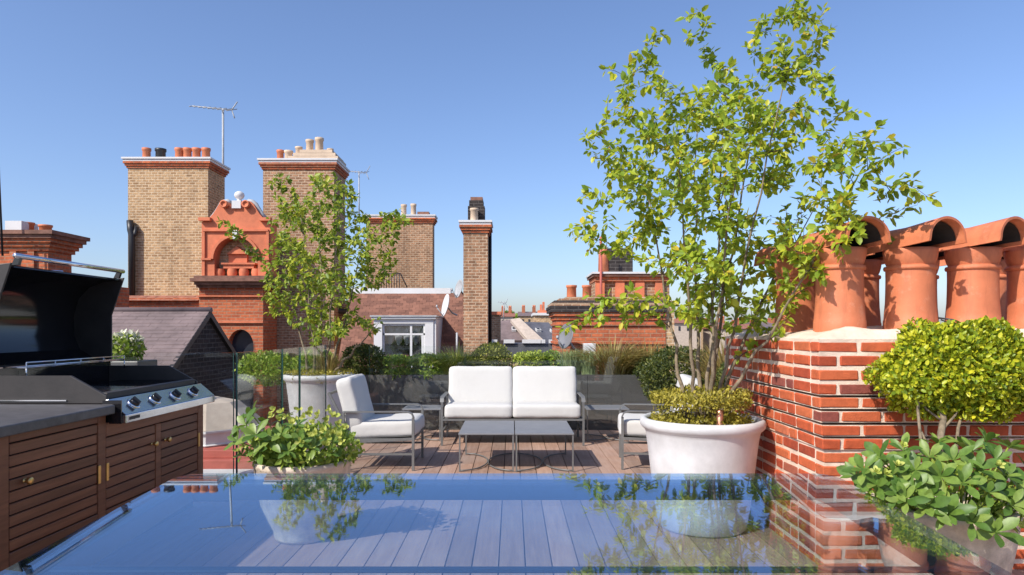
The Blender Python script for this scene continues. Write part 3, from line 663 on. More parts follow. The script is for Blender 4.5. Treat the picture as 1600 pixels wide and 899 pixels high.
pane_x('clear glass panel behind the barbecue in front of the slate roof', -4.1, -2.21, 5.42, 1.165)
pane_y('clear glass side panel with green edge nearest the barbecue', -2.2, 5.44, 6.50, 1.165)
pane_y('narrow clear glass side panel in front of the left white pot', -2.2, 6.52, 7.04, 1.165)
pane_y('clear glass side panel reaching the back of the left armchair', -2.2, 7.06, 8.05, 1.165)
pane_x('clear glass panel behind the left side table', -1.92, -0.64, 9.18)
pane_x('clear glass panel behind the white sofa', -0.625, 0.66, 9.18)
pane_x('clear glass panel behind the right side table', 0.675, 1.96, 9.18)
def planter(label, x0, x1):
    t = thing('planter_box', label, 'planter', ((x0+x1)/2, 9.5, -0.05), 0, 'dark grey planter boxes along the back')
    zt = 0.735
    MB().box(x0, x1, 9.24, 9.27, -0.05, zt).box(x0, x1, 9.73, 9.76, -0.05, zt).box(x0, x0+0.03, 9.27, 9.73, -0.05, zt).box(x1-0.03, x1, 9.27, 9.73, -0.05, zt).build('box', M['planter'], t)
    MB().box(x0+0.03, x1-0.03, 9.27, 9.73, 0.5, 0.69).build('soil', M['soil'], t)
planter('dark grey planter box behind the left armchair and side table', -2.05, -0.99); planter('dark grey planter box behind the left half of the sofa', -0.985, 0.05)
planter('dark grey planter box behind the right half of the sofa', 0.055, 1.02); planter('dark grey planter box behind the right side table', 1.025, 2.2)
# neighbour ledge seen past the end of the cabinet
o = MB().box(-4.0, -2.3, 5.98, 6.2, -0.07, 0.085).build('white_kerb', M['white_paint'], bevel=0.01); setp(o, 'low white kerb beyond the end of the barbecue cabinet', 'kerb')
o = MB().box(-4.0, -2.3, 6.203, 7.9, -0.07, 0.16).box(-4.0, -2.3, 6.30, 7.9, 0.161, 0.235).build('red_ledge', M['red_paint'], bevel=0.006); setp(o, 'red painted stepped ledge above the low white kerb', 'ledge')
ro = thing('roof_lantern', 'octagonal white roof lantern base with beige sloped top', 'roof lantern', (-3.1, 6.95, 0.235))
def octa(z, r): return [(-3.1 + r*math.cos(R(22.5+45*k)), 6.95 + r*math.sin(R(22.5+45*k)), z) for k in range(8)]
def frust(rings):
    m_ = MB(); V = [p for (z, r) in rings for p in octa(z, r)]; F = [(i*8+k, i*8+(k+1) % 8, (i+1)*8+(k+1) % 8, (i+1)*8+k) for i in range(len(rings)-1) for k in range(8)]
    return m_.add(V, F + [tuple(range(7, -1, -1)), tuple(range((len(rings)-1)*8, len(rings)*8))])
frust([(0.236, 0.56), (0.25, 0.575), (0.26, 0.55), (0.36, 0.55), (0.365, 0.58), (0.385, 0.58)]).build('curb', M['white_paint'], ro)
frust([(0.388, 0.56), (0.62, 0.30), (0.66, 0.12)]).build('cap', M['render'], ro)

# ================================================================== POTS AND TUBS
def white_pot(label, x, y, s=1.0, z=0.0):
    t = thing('plant_pot', label, 'plant pot', (x, y, z), 0, 'large round white pots')
    MB().lathe([(p[0]*s, p[1]*s) for p in [(0.0, 0.0), (0.285, 0.0), (0.298, 0.012), (0.318, 0.12), (0.345, 0.32), (0.372, 0.55), (0.386, 0.655), (0.396, 0.680), (0.412, 0.692), (0.424, 0.708), (0.427, 0.730), (0.420, 0.752), (0.404, 0.762), (0.384, 0.757), (0.374, 0.735), (0.360, 0.62)]], n=64).build('body', M['glaze'], t, True)
    MB().lathe([(0.366*s, 0.70*s), (0.2*s, 0.715*s), (0.0, 0.72*s)], n=32).build('soil', M['soil'], t, True)
    return t
white_pot('large round white pot in front of the brick stack holding the taller tree', 1.305, 4.70, 0.98)
white_pot('large round white pot behind the left armchair holding the smaller tree', -2.43, 8.62, 1.04)
def stone_tub(label, x, y, r, h):
    t = thing('stone_tub', label, 'planter', (x, y, 0), 0, 'round reconstituted stone tubs')
    MB().lathe([(0, 0), (r*0.55, 0.0), (r*0.58, 0.02), (r*0.60, 0.06), (r*0.70, 0.12), (r*0.85, h*0.45), (r*0.95, h*0.75), (r*0.985, h*0.93), (r*1.0, h*0.94), (r*1.0, h), (r*0.90, h), (r*0.88, h*0.85)], n=48).build('bowl', M['stone_tub'], t, True)
    MB().lathe([(r*0.89, h*0.88), (r*0.5, h*0.93), (0, h*0.95)], n=24).build('soil', M['soil'], t, True)
    return t
stone_tub('pale stone tub beside the table under the topiary', 2.02, 3.20, 0.30, 0.54)
stone_tub('pale stone tub of hellebores in front of the left armchair', -1.36, 4.45, 0.31, 0.51)

# ================================================================== TREES
def inpoly(x, y, P):
    c = False; j = len(P) - 1
    for i in range(len(P)):
        if ((P[i][1] > y) != (P[j][1] > y)) and (x < (P[j][0]-P[i][0])*(y-P[i][1])/(P[j][1]-P[i][1]) + P[i][0]): c = not c
        j = i
    return c
def make_tree(root, stems, tips, leaf_mat, leaf_len, per_m, bark, r0=0.021, sides=2.0, seed=3):
    rnd = random.Random(seed); rg = np.random.default_rng(seed); base = Vector(root.location)
    nodes = []; limbs = []
    for (a, c, b) in stems:
        pts = bez(Vector(a), Vector(c), Vector(b), 14)
        for i in range(2, 14): pts[i] += Vector([rnd.uniform(-.016, .016) for _ in range(3)])
        rr = [r0*(1 - 0.80*(i/14)**0.8) for i in range(15)]; limbs.append((pts, rr, True))
        nodes += [(pts[i], rr[i], (pts[min(14, i+1)]-pts[max(0, i-1)]).normalized()) for i in range(3, 15)]
    tips = sorted(tips, key=lambda p: (p - base).length); zmin = min(n[0].z for n in nodes) + 0.12
    leafp = []                                           # (pos, dir, weight)
    for tip in tips:
        best = None; bd = 1e9
        for (p, r, d) in nodes:
            if p.z < zmin: continue
            v = tip - p; L = v.length
            cost = L*(1.0 + 0.55*max(0, -v.z/(L+1e-6) + 0.1)) + 0.25*max(0, 0.4 - d.dot(v/(L+1e-6)))
            if r < 0.0022: cost += 0.08
            if cost < bd: bd = cost; best = (p, r, d)
        p, r, d = best; v = tip - p; L = v.length
        c = p + d*L*0.35 + v*0.28 + Vector((rnd.uniform(-.06, .06)*L, rnd.uniform(-.06, .06)*L, 0.10*L))
        n = max(3, int(L/0.07)); pts = bez(p, c, tip, n)
        for i in range(1, n): pts[i] += Vector([rnd.uniform(-.007, .007) for _ in range(3)])
        ra = min(r*0.7, 0.0035 + 0.006*min(1, L)); rr = [ra*(1 - 0.78*i/n) for i in range(n+1)]
        limbs.append((pts, rr, False)); nodes += [(pts[i], rr[i], (pts[min(n, i+1)]-pts[i-1]).normalized()) for i in range(1, n+1)]
        s0 = 0.25 if L > 0.3 else 0.0
        for i in range(1, n+1):
            q = i/n
            if q < s0: continue
            t_ = (pts[i]-pts[i-1]); sl = t_.length; t_ = t_/max(sl, 1e-6)
            k = rnd.random()
            for _ in range(int(per_m*sl + rnd.random())): leafp.append((pts[i-1].lerp(pts[i], rnd.random()), t_))
            if rnd.random() < sides*sl*6 and q < 0.97:        # side twig
                o = t_.orthogonal(); o.rotate(Matrix.Rotation(rnd.uniform(0, 6.28), 3, t_)); tl = rnd.uniform(0.07, 0.19)
                e = pts[i] + (t_*0.55 + o*0.9 + Vector((0, 0, 0.12))).normalized()*tl
                limbs.append(([pts[i], pts[i].lerp(e, 0.5) + Vector((0, 0, 0.008)), e], [0.0022, 0.0017, 0.001], False))
                for _ in range(int(per_m*tl*1.25)): leafp.append((pts[i].lerp(e, rnd.uniform(0.2, 1.0)), (e-pts[i]).normalized()))
        for _ in range(5): leafp.append((tip, (tip-pts[-2]).normalized()))
    tb = MB()
    br = MB()
    for (pts, rr, st_) in limbs: (tb if st_ else br).tube(pts, rr, 8 if st_ else 5, True)
    tb.build('trunk', bark, root, fix=False); br.build('branches', M['bark_dark'], root, fix=False)['kind'] = 'stuff'
    P = np.array([p[0] for p in leafp]); T = np.array([p[1] for p in leafp]); n = len(P)
    D = nrm(T*0.5 + rg.normal(size=(n, 3))*0.75 + np.array([0, 0, -0.28])); P = P + D*0.012
    U = rg.normal(size=(n, 3))*0.62 + np.array([0, 0, 0.6]) + np.array(sdir)*0.75; L = leaf_len*rg.uniform(0.62, 1.25, n)
    o = link_mesh('crown', leaf_cloud('crown', P - np.array(base), D, U, L, L*rg.uniform(0.50, 0.66, n), leaf_mat, 0.16), leaf_mat, root)
    return n
def tips_from(poly, n, d, depth, seed, extra=(), cx=0, gap=18, lean=lambda x, y: 0.0):
    rnd = random.Random(seed); out = []; used = []
    xs = [p[0] for p in poly]; ys = [p[1] for p in poly]; tries = 0
    while len(out) < n and tries < 20000:
        tries += 1; x, y = rnd.uniform(min(xs), max(xs)), rnd.uniform(min(ys), max(ys))
        if not inpoly(x, y, poly): continue
        if any((x-a)**2 + (y-b)**2 < gap*gap for a, b in used) and rnd.random() < 0.85: continue
        used.append((x, y)); w = 1 - min(1, abs(x-cx)/(0.6*(max(xs)-min(xs)))); dd = d + lean(x, y) + rnd.gauss(0, 1)*depth*(0.35 + 0.65*w); out.append(W(x, y, dd))
    return out + [W(x, y, d + lean(x, y) + rnd.gauss(0, .3)*depth) for (x, y) in extra]
# ---- taller tree in the right pot
b = Vector((1.305, 4.70, 0.69)); tr1 = thing('small_tree', 'tall airy multi-stem tree with yellow-green leaves in the front white pot', 'tree', b)
D1 = 4.7
def S(px0, py0, pxc, pyc, px1, py1, dd=0.0, D=D1): return (W(px0, py0, D + dd*0.15), W(pxc, pyc, D + dd*0.5), W(px1, py1, D + dd))
stems1 = [S(1072, 648, 1062, 560, 1010, 300, 0.15), S(1090, 652, 1078, 560, 1060, 250, -0.35), S(1103, 648, 1115, 520, 1130, 190, 0.1), S(1112, 650, 1110, 540, 1190, 150, 0.4),
          S(1118, 648, 1135, 560, 1225, 130, -0.25), S(1098, 648, 1080, 480, 1090, 200, 0.55), S(1122, 650, 1180, 560, 1320, 330, -0.65), S(1108, 648, 1120, 500, 1150, 260, -0.5), S(1116, 648, 1160, 520, 1270, 330, 0.45)]
poly1 = [(1238, -25), (1272, 38), (1262, 100), (1298, 130), (1290, 185), (1330, 200), (1368, 200), (1365, 250), (1390, 290), (1340, 330), (1355, 370), (1300, 400), (1262, 450), (1235, 480), (1190, 520), (1150, 520), (1120, 500), (1060, 500), (1050, 440), (1000, 470), (985, 440), (950, 395), (925, 350), (920, 300), (942, 240), (960, 180), (980, 100), (1015, 75), (1045, 110), (1075, 150), (1110, 130), (1130, 80), (1165, 60), (1195, 90), (1215, 40)]
ex1 = [(1242, -8), (1250, 20), (1092, 18), (1098, 45), (1104, 75), (1188, 32), (1183, 60), (1028, 52), (1000, 82), (985, 110), (1285, 60), (1272, 78), (1292, 118), (1302, 165), (1262, 105),
       (922, 236), (935, 205), (962, 182), (920, 298), (895, 360), (910, 352), (925, 372), (1368, 200), (1350, 215), (1330, 222), (1425, 280), (1408, 290), (1385, 312), (1395, 335), (1340, 365), (1360, 345), (1300, 385),
       (905, 505), (920, 492), (938, 478), (950, 465), (975, 478), (990, 455), (1005, 470), (985, 500), (1215, 545), (1225, 530), (1262, 450), (1240, 470), (1280, 420), (1060, 480), (1040, 460), (1110, 480), (1140, 470), (1170, 480), (1090, 505), (1135, 510), (1180, 510), (1210, 460)]
core1 = [(975, 300), (1000, 180), (1080, 170), (1150, 130), (1210, 160), (1230, 260), (1270, 330), (1235, 420), (1180, 470), (1100, 470), (1030, 430), (985, 380)]
fwd1 = lambda x, y: -0.72*max(0.0, min(1.0, (x - 1200)/110.0))*max(0.0, min(1.0, (y - 90)/120.0))
make_tree(tr1, stems1, tips_from(poly1, 175, D1, 0.42, 5, ex1, 1120, 18, fwd1) + tips_from(core1, 70, D1, 0.5, 15, (), 1120, 14), M['leaf_tree'], 0.057, 66, M['bark'], 0.018, 1.5, 3)
# ---- smaller tree in the left pot
D2 = 8.62
b = Vector((-2.43, 8.62, 0.72)); tr2 = thing('small_tree', 'bushy green multi-stem tree in the white pot behind the left armchair', 'tree', b)
def S2(*a): return S(*a, D=D2)
stems2 = [S2(482, 592, 478, 540, 440, 400, 0.2), S2(490, 592, 492, 520, 470, 340, -0.4), S2(500, 592, 505, 510, 500, 320, 0.4), S2(508, 592, 515, 520, 530, 330, -0.2), S2(512, 592, 535, 520, 570, 370, 0.3), S2(497, 592, 490, 500, 480, 420, 0.6), S2(516, 590, 550, 550, 588, 510, -0.2)]
poly2 = [(430, 270), (445, 290), (480, 300), (505, 275), (535, 290), (560, 305), (575, 335), (605, 335), (635, 345), (615, 370), (618, 410), (600, 430), (590, 450), (560, 460), (565, 500), (540, 520), (500, 535), (475, 520), (450, 500), (418, 475), (425, 440), (405, 410), (430, 400), (420, 370), (430, 340), (440, 320)]
ex2 = [(434, 278), (440, 288), (426, 285), (362, 352), (372, 362), (395, 395), (350, 345), (385, 385), (405, 400), (630, 345), (620, 355), (605, 335), (500, 275), (492, 285), (440, 318), (450, 330), (415, 425), (425, 470), (590, 440), (612, 395), (545, 290), (575, 508), (590, 515), (570, 505), (420, 455), (432, 490)]
make_tree(tr2, stems2, tips_from(poly2, 185, D2, 0.55, 9, ex2, 510, 13), M['leaf_tree2'], 0.068, 48, M['bark'], 0.022, 1.4, 8)

# ================================================================== SHRUBS AND GRASSES
# topiary standard in the right tub
b = Vector((2.28, 3.28, 0.50)); tp = thing('topiary', 'clipped lime green topiary dome on bare stems in the stone tub', 'topiary', b)
c = W(1508, 583, 3.60)
shrub('foliage', tp, c, 0.445, 0.25, 0.25, 19000, 0.027, M['leaf_box'], 4, 0.22, 4.6, c.z - 0.225, 0.62, 0.42, 1.0)
m_ = MB(); hub = Vector((2.05, 3.30, 0.86))
m_.tube([W(1473, 718, 3.35), W(1470, 680, 3.42), W(1474, 655, 3.48), W(1468, 625, 3.54), W(1480, 590, 3.58)], [0.019, 0.017, 0.016, 0.013, 0.007], 8)
m_.tube([W(1441, 715, 3.32), W(1438, 680, 3.38), W(1434, 640, 3.46), W(1440, 600, 3.54)], [0.009, 0.008, 0.007, 0.005], 7)
m_.tube([W(1472, 658, 3.47), W(1448, 640, 3.5), W(1425, 610, 3.54)], [0.007, 0.006, 0.004], 6)
m_.tube([W(1472, 672, 3.44), W(1492, 650, 3.48), W(1510, 615, 3.54)], [0.008, 0.006, 0.004], 6)
m_.tube([W(1493, 715, 3.42), W(1497, 670, 3.48), W(1505, 640, 3.54), W(1530, 605, 3.6)], [0.009, 0.008, 0.007, 0.005], 7)
m_.tube([W(1455, 712, 3.36), W(1447, 692, 3.38), W(1440, 675, 3.38)], [0.006, 0.006, 0.005], 6)
m_.build('stems', M['bark'], tp, fix=False)
# big leaf rosettes: every leaf an object sharing a few meshes
def leaf_mesh(i, width, cup, droop, mat, name='leaf'):
    n = 7; V = []; F = []
    for k in range(n+1):
        q = k/n; w = width*(math.sin(PI*min(1.0, q**1.45))**0.75 if 0 < q < 1 else 0); w = max(w, 0.03 if q < 0.5 else 0.10*width)
        z = 0.10*q - droop*q*q; x = q
        V += [(x, -w/2, z + cup*w), (x, 0, z), (x, w/2, z + cup*w)]
    for k in range(n):
        a_ = k*3; F += [(a_, a_+1, a_+4, a_+3), (a_+1, a_+2, a_+5, a_+4)]
    me = bpy.data.meshes.new(name); me.from_pydata(V, [], F); me.polygons.foreach_set('use_smooth', [True]*len(F)); me.materials.append(mat); return me
LM = [leaf_mesh(i, *a_, M['leaf_big']) for i, a_ in enumerate([(0.36, 0.10, 0.10), (0.42, 0.14, 0.18), (0.38, 0.16, 0.26), (0.46, 0.08, 0.14)])]
def rosette(root, p, axis, n, length, rnd, meshes, name='leaf', el=(5, 55)):
    axis = axis.normalized(); Q = axis.to_track_quat('Z', 'Y'); a0 = rnd.uniform(0, 6.28)
    for k in range(n):
        q = k/max(1, n-1); az = a0 + k*2.39996; e = R(el[0] + (el[1]-el[0])*q + rnd.uniform(-8, 8))
        o = bpy.data.objects.new(name, rnd.choice(meshes)); COL.objects.link(o); o.parent = root
        rot = Q.to_matrix() @ Euler((0, -e, az), 'XYZ').to_matrix() @ Euler((rnd.uniform(-.3, .3), 0, 0)).to_matrix()
        s = length*rnd.uniform(0.8, 1.15)*(1 - 0.3*q); mm = rot.to_4x4() @ Matrix.Diagonal((s, s, s, 1))
        mm.translation = Vector(p) - root.location; o.matrix_local = mm
rnd = random.Random(21)
b = Vector((2.09, 3.20, 0.49)); lf = thing('leafy_shrub', 'glossy broad-leaved evergreen rosettes spilling over the right stone tub', 'plant', b)
st_ = MB(); cnt = 0
spots = [(1350, 735, -.25), (1375, 715, -.2), (1395, 742, -.3), (1412, 705, -.15), (1430, 735, -.32), (1452, 715, -.2), (1470, 745, -.34), (1455, 775, -.37), (1490, 720, -.25), (1505, 755, -.36), (1520, 705, -.1), (1527, 735, -.3), (1545, 770, -.38), (1555, 720, -.2), (1572, 745, -.3), (1580, 790, -.38), (1590, 765, -.32), (1400, 770, -.36), (1370, 758, -.3), (1428, 765, -.37), (1540, 690, 0.0), (1575, 700, 0.05), (1505, 700, .1), (1465, 695, .1), (1605, 735, -.1), (1610, 780, -.25), (1420, 725, 0), (1380, 728, 0.05), (1340, 745, -0.1), (1415, 782, -.4), (1448, 792, -.42), (1482, 803, -.44), (1518, 815, -.44), (1556, 832, -.44)]
for (px, py, dy) in spots:
    p = W(px, py, 3.20 + dy*0.85); ax = Vector((p.x - 2.09, (p.y - 3.20)*1.0 - 0.12, 0.40)); rosette(lf, p, ax, rnd.choice([7, 8, 8]), rnd.uniform(0.088, 0.124), rnd, LM)
    q = Vector((2.09 + (p.x-2.09)*0.45, 3.2 + (p.y-3.2)*0.45, 0.50)); st_.tube([q, q.lerp(p, 0.5) + Vector((0, 0, 0.03)), p], 0.004, 5)
st_.build('stems', M['leaf_green'], lf, fix=False)
FM = [leaf_mesh(0, 0.62, 0.16, -0.12, M['flower_lime'], 'petal'), leaf_mesh(1, 0.7, 0.2, -0.2, M['flower_lime'], 'petal')]
for (px, py) in ((1410, 698), (1402, 728), (1368, 738), (1384, 742), (1595, 825), (1560, 728)):
    p = W(px, py, 2.92); rosette(lf, p, Vector((0, -0.5, 0.8)), 7, 0.032, rnd, FM, 'petal', (10, 60))
shrub('undergrowth', lf, (2.05, 3.22, 0.56), 0.36, 0.30, 0.13, 900, 0.05, M['leaf_green'], 3, 0.1)
# left tub: broad leaves at left, hellebore flowers at right
b = Vector((-1.36, 4.45, 0.47)); hb = thing('hellebore', 'hellebores with pale lime flowers and fanned leaves in the left stone tub', 'plant', b)
st_ = MB()
for (px, py, dy, L) in [(385, 665, -.2, .2), (372, 690, -.25, .19), (400, 680, -.3, .2), (420, 690, -.3, .17), (395, 650, 0, .18), (418, 660, 0, .17), (440, 680, -.3, .16), (445, 655, .1, .15), (405, 705, -.3, .15), (470, 690, -.32, .14), (500, 670, .1, .14), (520, 690, -.2, .13), (490, 700, -.3, .12), (450, 705, -.32, .12), (530, 672, .05, .12), (378, 712, -.2, .1), (515, 708, -.25, .1), (465, 665, -.1, .14)]:
    p = W(px, py, 4.45 + dy); ax = Vector((p.x + 1.36, p.y - 4.45 - 0.1, 0.35)); rosette(hb, p, ax, 7, L*0.68, rnd, LM, 'leaf', (0, 50))
    q = Vector((-1.36 + (p.x+1.36)*0.4, 4.45 + (p.y-4.45)*0.4, 0.48)); st_.tube([q, q.lerp(p, 0.5) + Vector((0, 0, 0.03)), p], 0.004, 5)
st_.build('stems', M['leaf_green'], hb, fix=False)
for (px, py) in [(440, 645), (448, 650), (455, 660), (430, 640), (468, 640), (475, 652), (482, 645), (490, 660), (498, 648), (508, 655), (512, 640), (520, 650), (528, 662), (478, 668), (470, 675), (485, 680), (495, 678), (505, 672), (512, 682), (520, 676), (532, 680), (540, 668), (462, 655), (500, 690), (510, 695), (488, 695), (470, 690), (436, 655), (372, 705), (380, 698), (425, 650), (535, 690)]:
    p = W(px, py, 4.17 + rnd.uniform(-.1, .08)); rosette(hb, p, Vector((rnd.uniform(-.5, .5), -0.9, rnd.uniform(.1, .7))), 6, rnd.uniform(0.030, 0.046), rnd, FM, 'petal', (15, 60))
shrub('undergrowth', hb, (-1.34, 4.42, 0.575), 0.35, 0.30, 0.13, 1700, 0.045, M['leaf_green'], 6, 0.15)

def plant(name, label, cat, px, py_top, py_bot, d, wpx, mat, n, ll, seed, group='plants in the dark planter boxes', dy=None, lumpy=0.14, wr=0.5, boxy=1.0):
    zc = (WZ(py_top, d) + WZ(py_bot, d))/2; rz = (WZ(py_top, d) - WZ(py_bot, d))/2; rx = wpx*d/FPX/2
    t = thing(name, label, cat, (WX(px, d), d, WZ(py_bot, d)), 0, group)
    shrub('foliage', t, (WX(px, d), d, zc), rx, dy or min(rx, 0.26), rz, n, ll, mat, seed, lumpy, 4.0, None, wr, 0.45, boxy)
    m_ = MB()
    for k in range(5):
        a_ = k*1.256; m_.tube([(WX(px, d) + 0.02*math.cos(a_), d + 0.02*math.sin(a_), WZ(py_bot, d) - 0.03), (WX(px, d) + rx*0.5*math.cos(a_), d + 0.1*math.sin(a_), zc)], [0.008, 0.003], 5)
    m_.build('stems', M['bark_dark'], t, fix=False); return t
PD = 9.5
plant('yew_shrub', 'dark rounded evergreen shrub right of the smaller tree', 'shrub', 568, 538, 592, 9.45, 70, M['leaf_yew'], 5000, 0.035, 31)
plant('leafy_shrub', 'low bright green shrub below the dormer window, left half', 'shrub', 622, 558, 590, PD, 62, M['leaf_green'], 2600, 0.045, 32, boxy=0.5)
plant('leafy_shrub', 'low bright green shrub below the dormer window, right half', 'shrub', 674, 556, 590, PD, 58, M['leaf_green'], 2600, 0.045, 33, boxy=0.5)
plant('box_shrub', 'olive green rounded shrub behind the sofa below the slender chimney', 'shrub', 766, 538, 592, 9.55, 66, M['leaf_mid'], 5200, 0.032, 34)
plant('leafy_shrub', 'pale green low shrub behind the middle of the sofa', 'shrub', 826, 551, 592, PD, 52, M['leaf_lime'], 3000, 0.038, 35, boxy=0.5)
plant('leafy_shrub', 'mid green feathery shrub behind the right half of the sofa', 'shrub', 862, 550, 592, 9.55, 34, M['leaf_green'], 1700, 0.042, 36)
plant('yew_shrub', 'dark rounded evergreen shrub behind the stems of the taller tree', 'shrub', 1062, 542, 640, 8.2, 120, M['leaf_yew'], 9000, 0.035, 37, dy=0.4)
plant('box_shrub', 'small dark olive shrub between grass and right planter end', 'shrub', 1010, 560, 600, 9.3, 40, M['leaf_yew'], 2500, 0.03, 38)
plant('evergreen_shrub', 'shaded evergreen shrub low beside the brick stack wall', 'shrub', 1165, 560, 650, 7.2, 90, M['leaf_yew'], 5000, 0.04, 39, dy=0.35)
def tuft(label, px, py_top, py_bot, d, spread_px, mat, n, lean=0.55, w=0.004, droop=0.6, group='ornamental grasses', ell=1.0):
    t = thing('grass_tuft', label, 'grass', (WX(px, d), d, WZ(py_bot, d)), 0, group)
    grass('blades', t, (WX(px, d), d, WZ(py_bot, d)), spread_px*d/FPX/2, (py_bot - py_top)*d/FPX, n, mat, lean, w, droop, ell)
tuft('golden green fine grass tuft left of the olive shrub behind the sofa', 713, 534, 592, 9.42, 60, M['grass_gold'], 1300, 0.7, 0.007, 0.9)
tuft('bronze grass clump left of the taller tree stems', 958, 524, 592, 9.5, 90, M['grass_bronze'], 1500, 0.75, 0.007, 0.8)
tuft('bronze grass clump just left of the dark rounded shrub', 1012, 526, 592, 9.55, 70, M['grass_bronze'], 1100, 0.7, 0.007, 0.8)
tuft('thin bronze grass growing between tree stems and brick stack', 1140, 510, 640, 7.6, 70, M['grass_bronze'], 900, 0.35, 0.006, 0.6)
tuft('grey green lavender clump behind the right end of the sofa', 893, 548, 592, 9.45, 40, M['lavender'], 800, 0.35, 0.008, 0.1, 'lavender clumps')
tuft('grey green lavender clump between sofa end and bronze grass', 922, 550, 592, 9.42, 36, M['lavender'], 700, 0.35, 0.008, 0.1, 'lavender clumps')
tuft('reddish grass tuft under the smaller tree in the left white pot', 512, 546, 592, 8.62, 46, M['grass_bronze'], 500, 0.4, 0.004, 0.4)
plant('leafy_shrub', 'green leafy shrub behind the rim of the left white pot', 'shrub', 492, 548, 592, 9.3, 62, M['leaf_green'], 2000, 0.05, 40)
plant('leafy_shrub', 'dim green shrub seen through the left glass panels', 'shrub', 418, 552, 600, 9.6, 90, M['leaf_green'], 2200, 0.05, 42)
plant('ground_cover', 'golden small-leaved ground cover filling the left white pot', 'ground cover', 500, 578, 598, 8.62, 112, M['leaf_olive'], 2200, 0.025, 43, 'ground cover in the white pots', dy=0.40, boxy=0.4)
plant('ground_cover', 'golden olive ground cover under the taller tree in the front white pot', 'ground cover', 1097, 609, 672, 4.70, 158, M['leaf_olive'], 9500, 0.022, 44, 'ground cover in the white pots', dy=0.36, lumpy=0.16, boxy=0.4)
fl = plant('flowering_shrub', 'small shrub with white flowers behind the barbecue lid', 'shrub', 196, 524, 566, 6.4, 46, M['leaf_green'], 700, 0.05, 45, 'shrubs beyond the glass')
shrub('blossom', fl, (WX(198, 6.4), 6.38, WZ(535, 6.4)), 0.12, 0.1, 0.09, 160, 0.05, M['flower'], 5, 0.2, 4, None, 0.6)
t = thing('planter_box', 'tall dark planter under the white flowering shrub behind the barbecue', 'planter', (WX(196, 6.4), 6.4, 0.235)); MB().box(WX(196, 6.4)-0.2, WX(196, 6.4)+0.2, 6.25, 6.6, 0.236, 1.06).build('box', M['planter'], t, bevel=0.01)
o = MB().lathe([(0.022, 0.0), (0.022, 0.165), (0.016, 0.17), (0.0, 0.17)], (1.345, 4.42, 0.66), 16).build('garden_light', M['copper']); setp(o, 'short copper spike light among the ground cover of the front pot', 'garden light')

# ================================================================== BACKGROUND BUILDINGS
def pbox(mb, px0, px1, pyt, pyb, d, dep, fwd=0.0):
    """box whose front face, at distance d, covers these photo rows and columns"""
    return mb.box(WX(px0, d), WX(px1, d), d - fwd, d + dep, WZ(pyb, d), WZ(pyt, d))
def stack(label, px0, px1, pyt, pyb, d, dep, mat, cornice=(7, 6), band=10, base=-12.0, white=True, name='chimney_stack'):
    t = thing(name, label, 'chimney', ((WX(px0, d)+WX(px1, d))/2, d + dep/2, base), 0, 'rooftop chimney stacks')
    x0, x1, zt = WX(px0, d), WX(px1, d), WZ(pyt, d); u = d/FPX
    MB().box(x0, x1, d, d+dep, base, zt - (cornice[1]+band)*u).build('shaft', mat, t)
    c = MB(); z = zt - (cornice[1]+band)*u; k = 3
    for i in range(k):
        e = (i+1)*0.03; zz = z + band*u*(i+1)/k; c.box(x0-e, x1+e, d-e, d+dep+e, z + band*u*i/k, zz)
    c.build('corbel_band', M['red'], t)
    e = cornice[0]*u
    MB().box(x0-e*0.75, x1+e*0.75, d-e*0.75, d+dep+e*0.75, zt-cornice[1]*u, zt-cornice[1]*u*0.45).box(x0-e, x1+e, d-e, d+dep+e, zt-cornice[1]*u*0.45, zt).build('cornice', M['white_paint'] if white else M['dark_stone'], t)
    return t
def small_pot(t, px, pyt, pyb, w, d, dy, mat, flare=True):
    y = d + dy; r = w*y/FPX/2; x = WX(px, y); z = WZ(pyb, d); h = WZ(pyt, y) - z
    MB().lathe([(r*0.98, -0.05), (r*0.95, 0.0), (r*0.9, h*0.8), (r*1.05, h*0.84), (r*1.05, h), (r*0.8, h), (r*0.8, h*0.5), (0, h*0.5)], (x, y, z), 18).build('chimney_pot', mat, t)
# tall yellow stack A
sa = stack('tall yellow brick chimney stack with white cornice and black drainpipe', 200, 325, 247, 470, 18.0, 1.05, M['stock'])
for (px, m_) in ((229, 'terracotta'), (280, 'terracotta'), (293, 'terracotta'), (307, 'terracotta'), (322, 'terracotta')): small_pot(sa, px, 232, 249, 13, 18.0, 0.5, M[m_])
small_pot(sa, 251, 233, 249, 16, 18.0, 0.5, M['black_metal'])
MB().lathe([(0.0, 0.16), (0.08, 0.13), (0.1, 0.06), (0.06, 0.0)], (WX(251, 18.5), 18.5, WZ(233, 18.0)), 14).build('cowl', M['lead'], sa)
MB().tube([W(203, 345, 17.9), W(204, 360, 17.88), W(206, 368, 17.88), W(206, 478, 17.88)], 0.085, 8).build('drainpipe', M['black_metal'], sa)
MB().tube([W(213, 355, 17.93), W(211, 366, 17.9), W(207, 370, 17.88)], 0.06, 8).build('drainpipe', M['black_metal'], sa)
# second tall stack B
sb = stack('tall brown brick chimney stack behind the smaller tree with crumbling pots', 411, 522, 249, 470, 18.0, 1.2, M['brown'])
small_pot(sb, 438, 235, 250, 11, 18.0, 0.5, M['terracotta']); small_pot(sb, 451, 236, 250, 13, 18.0, 0.5, M['pot_pale'])
hp = MB(); 
for (a_, b_, y0, y1) in ((450, 528, 244, 250), (458, 524, 239, 244.3), (468, 519, 234, 239.3)): pbox(hp, a_, b_, y0, y1, 18.2, 0.9)
hp.build('rubble_cap', M['pot_pale'], sb)
for (px, y0, y1, w) in ((467, 230, 240, 11), (484, 219, 235, 12), (499, 216, 235, 13), (516, 233, 240, 10)): small_pot(sb, px, y0, y1, w, 18.2, 0.45, M['pot_pale'])
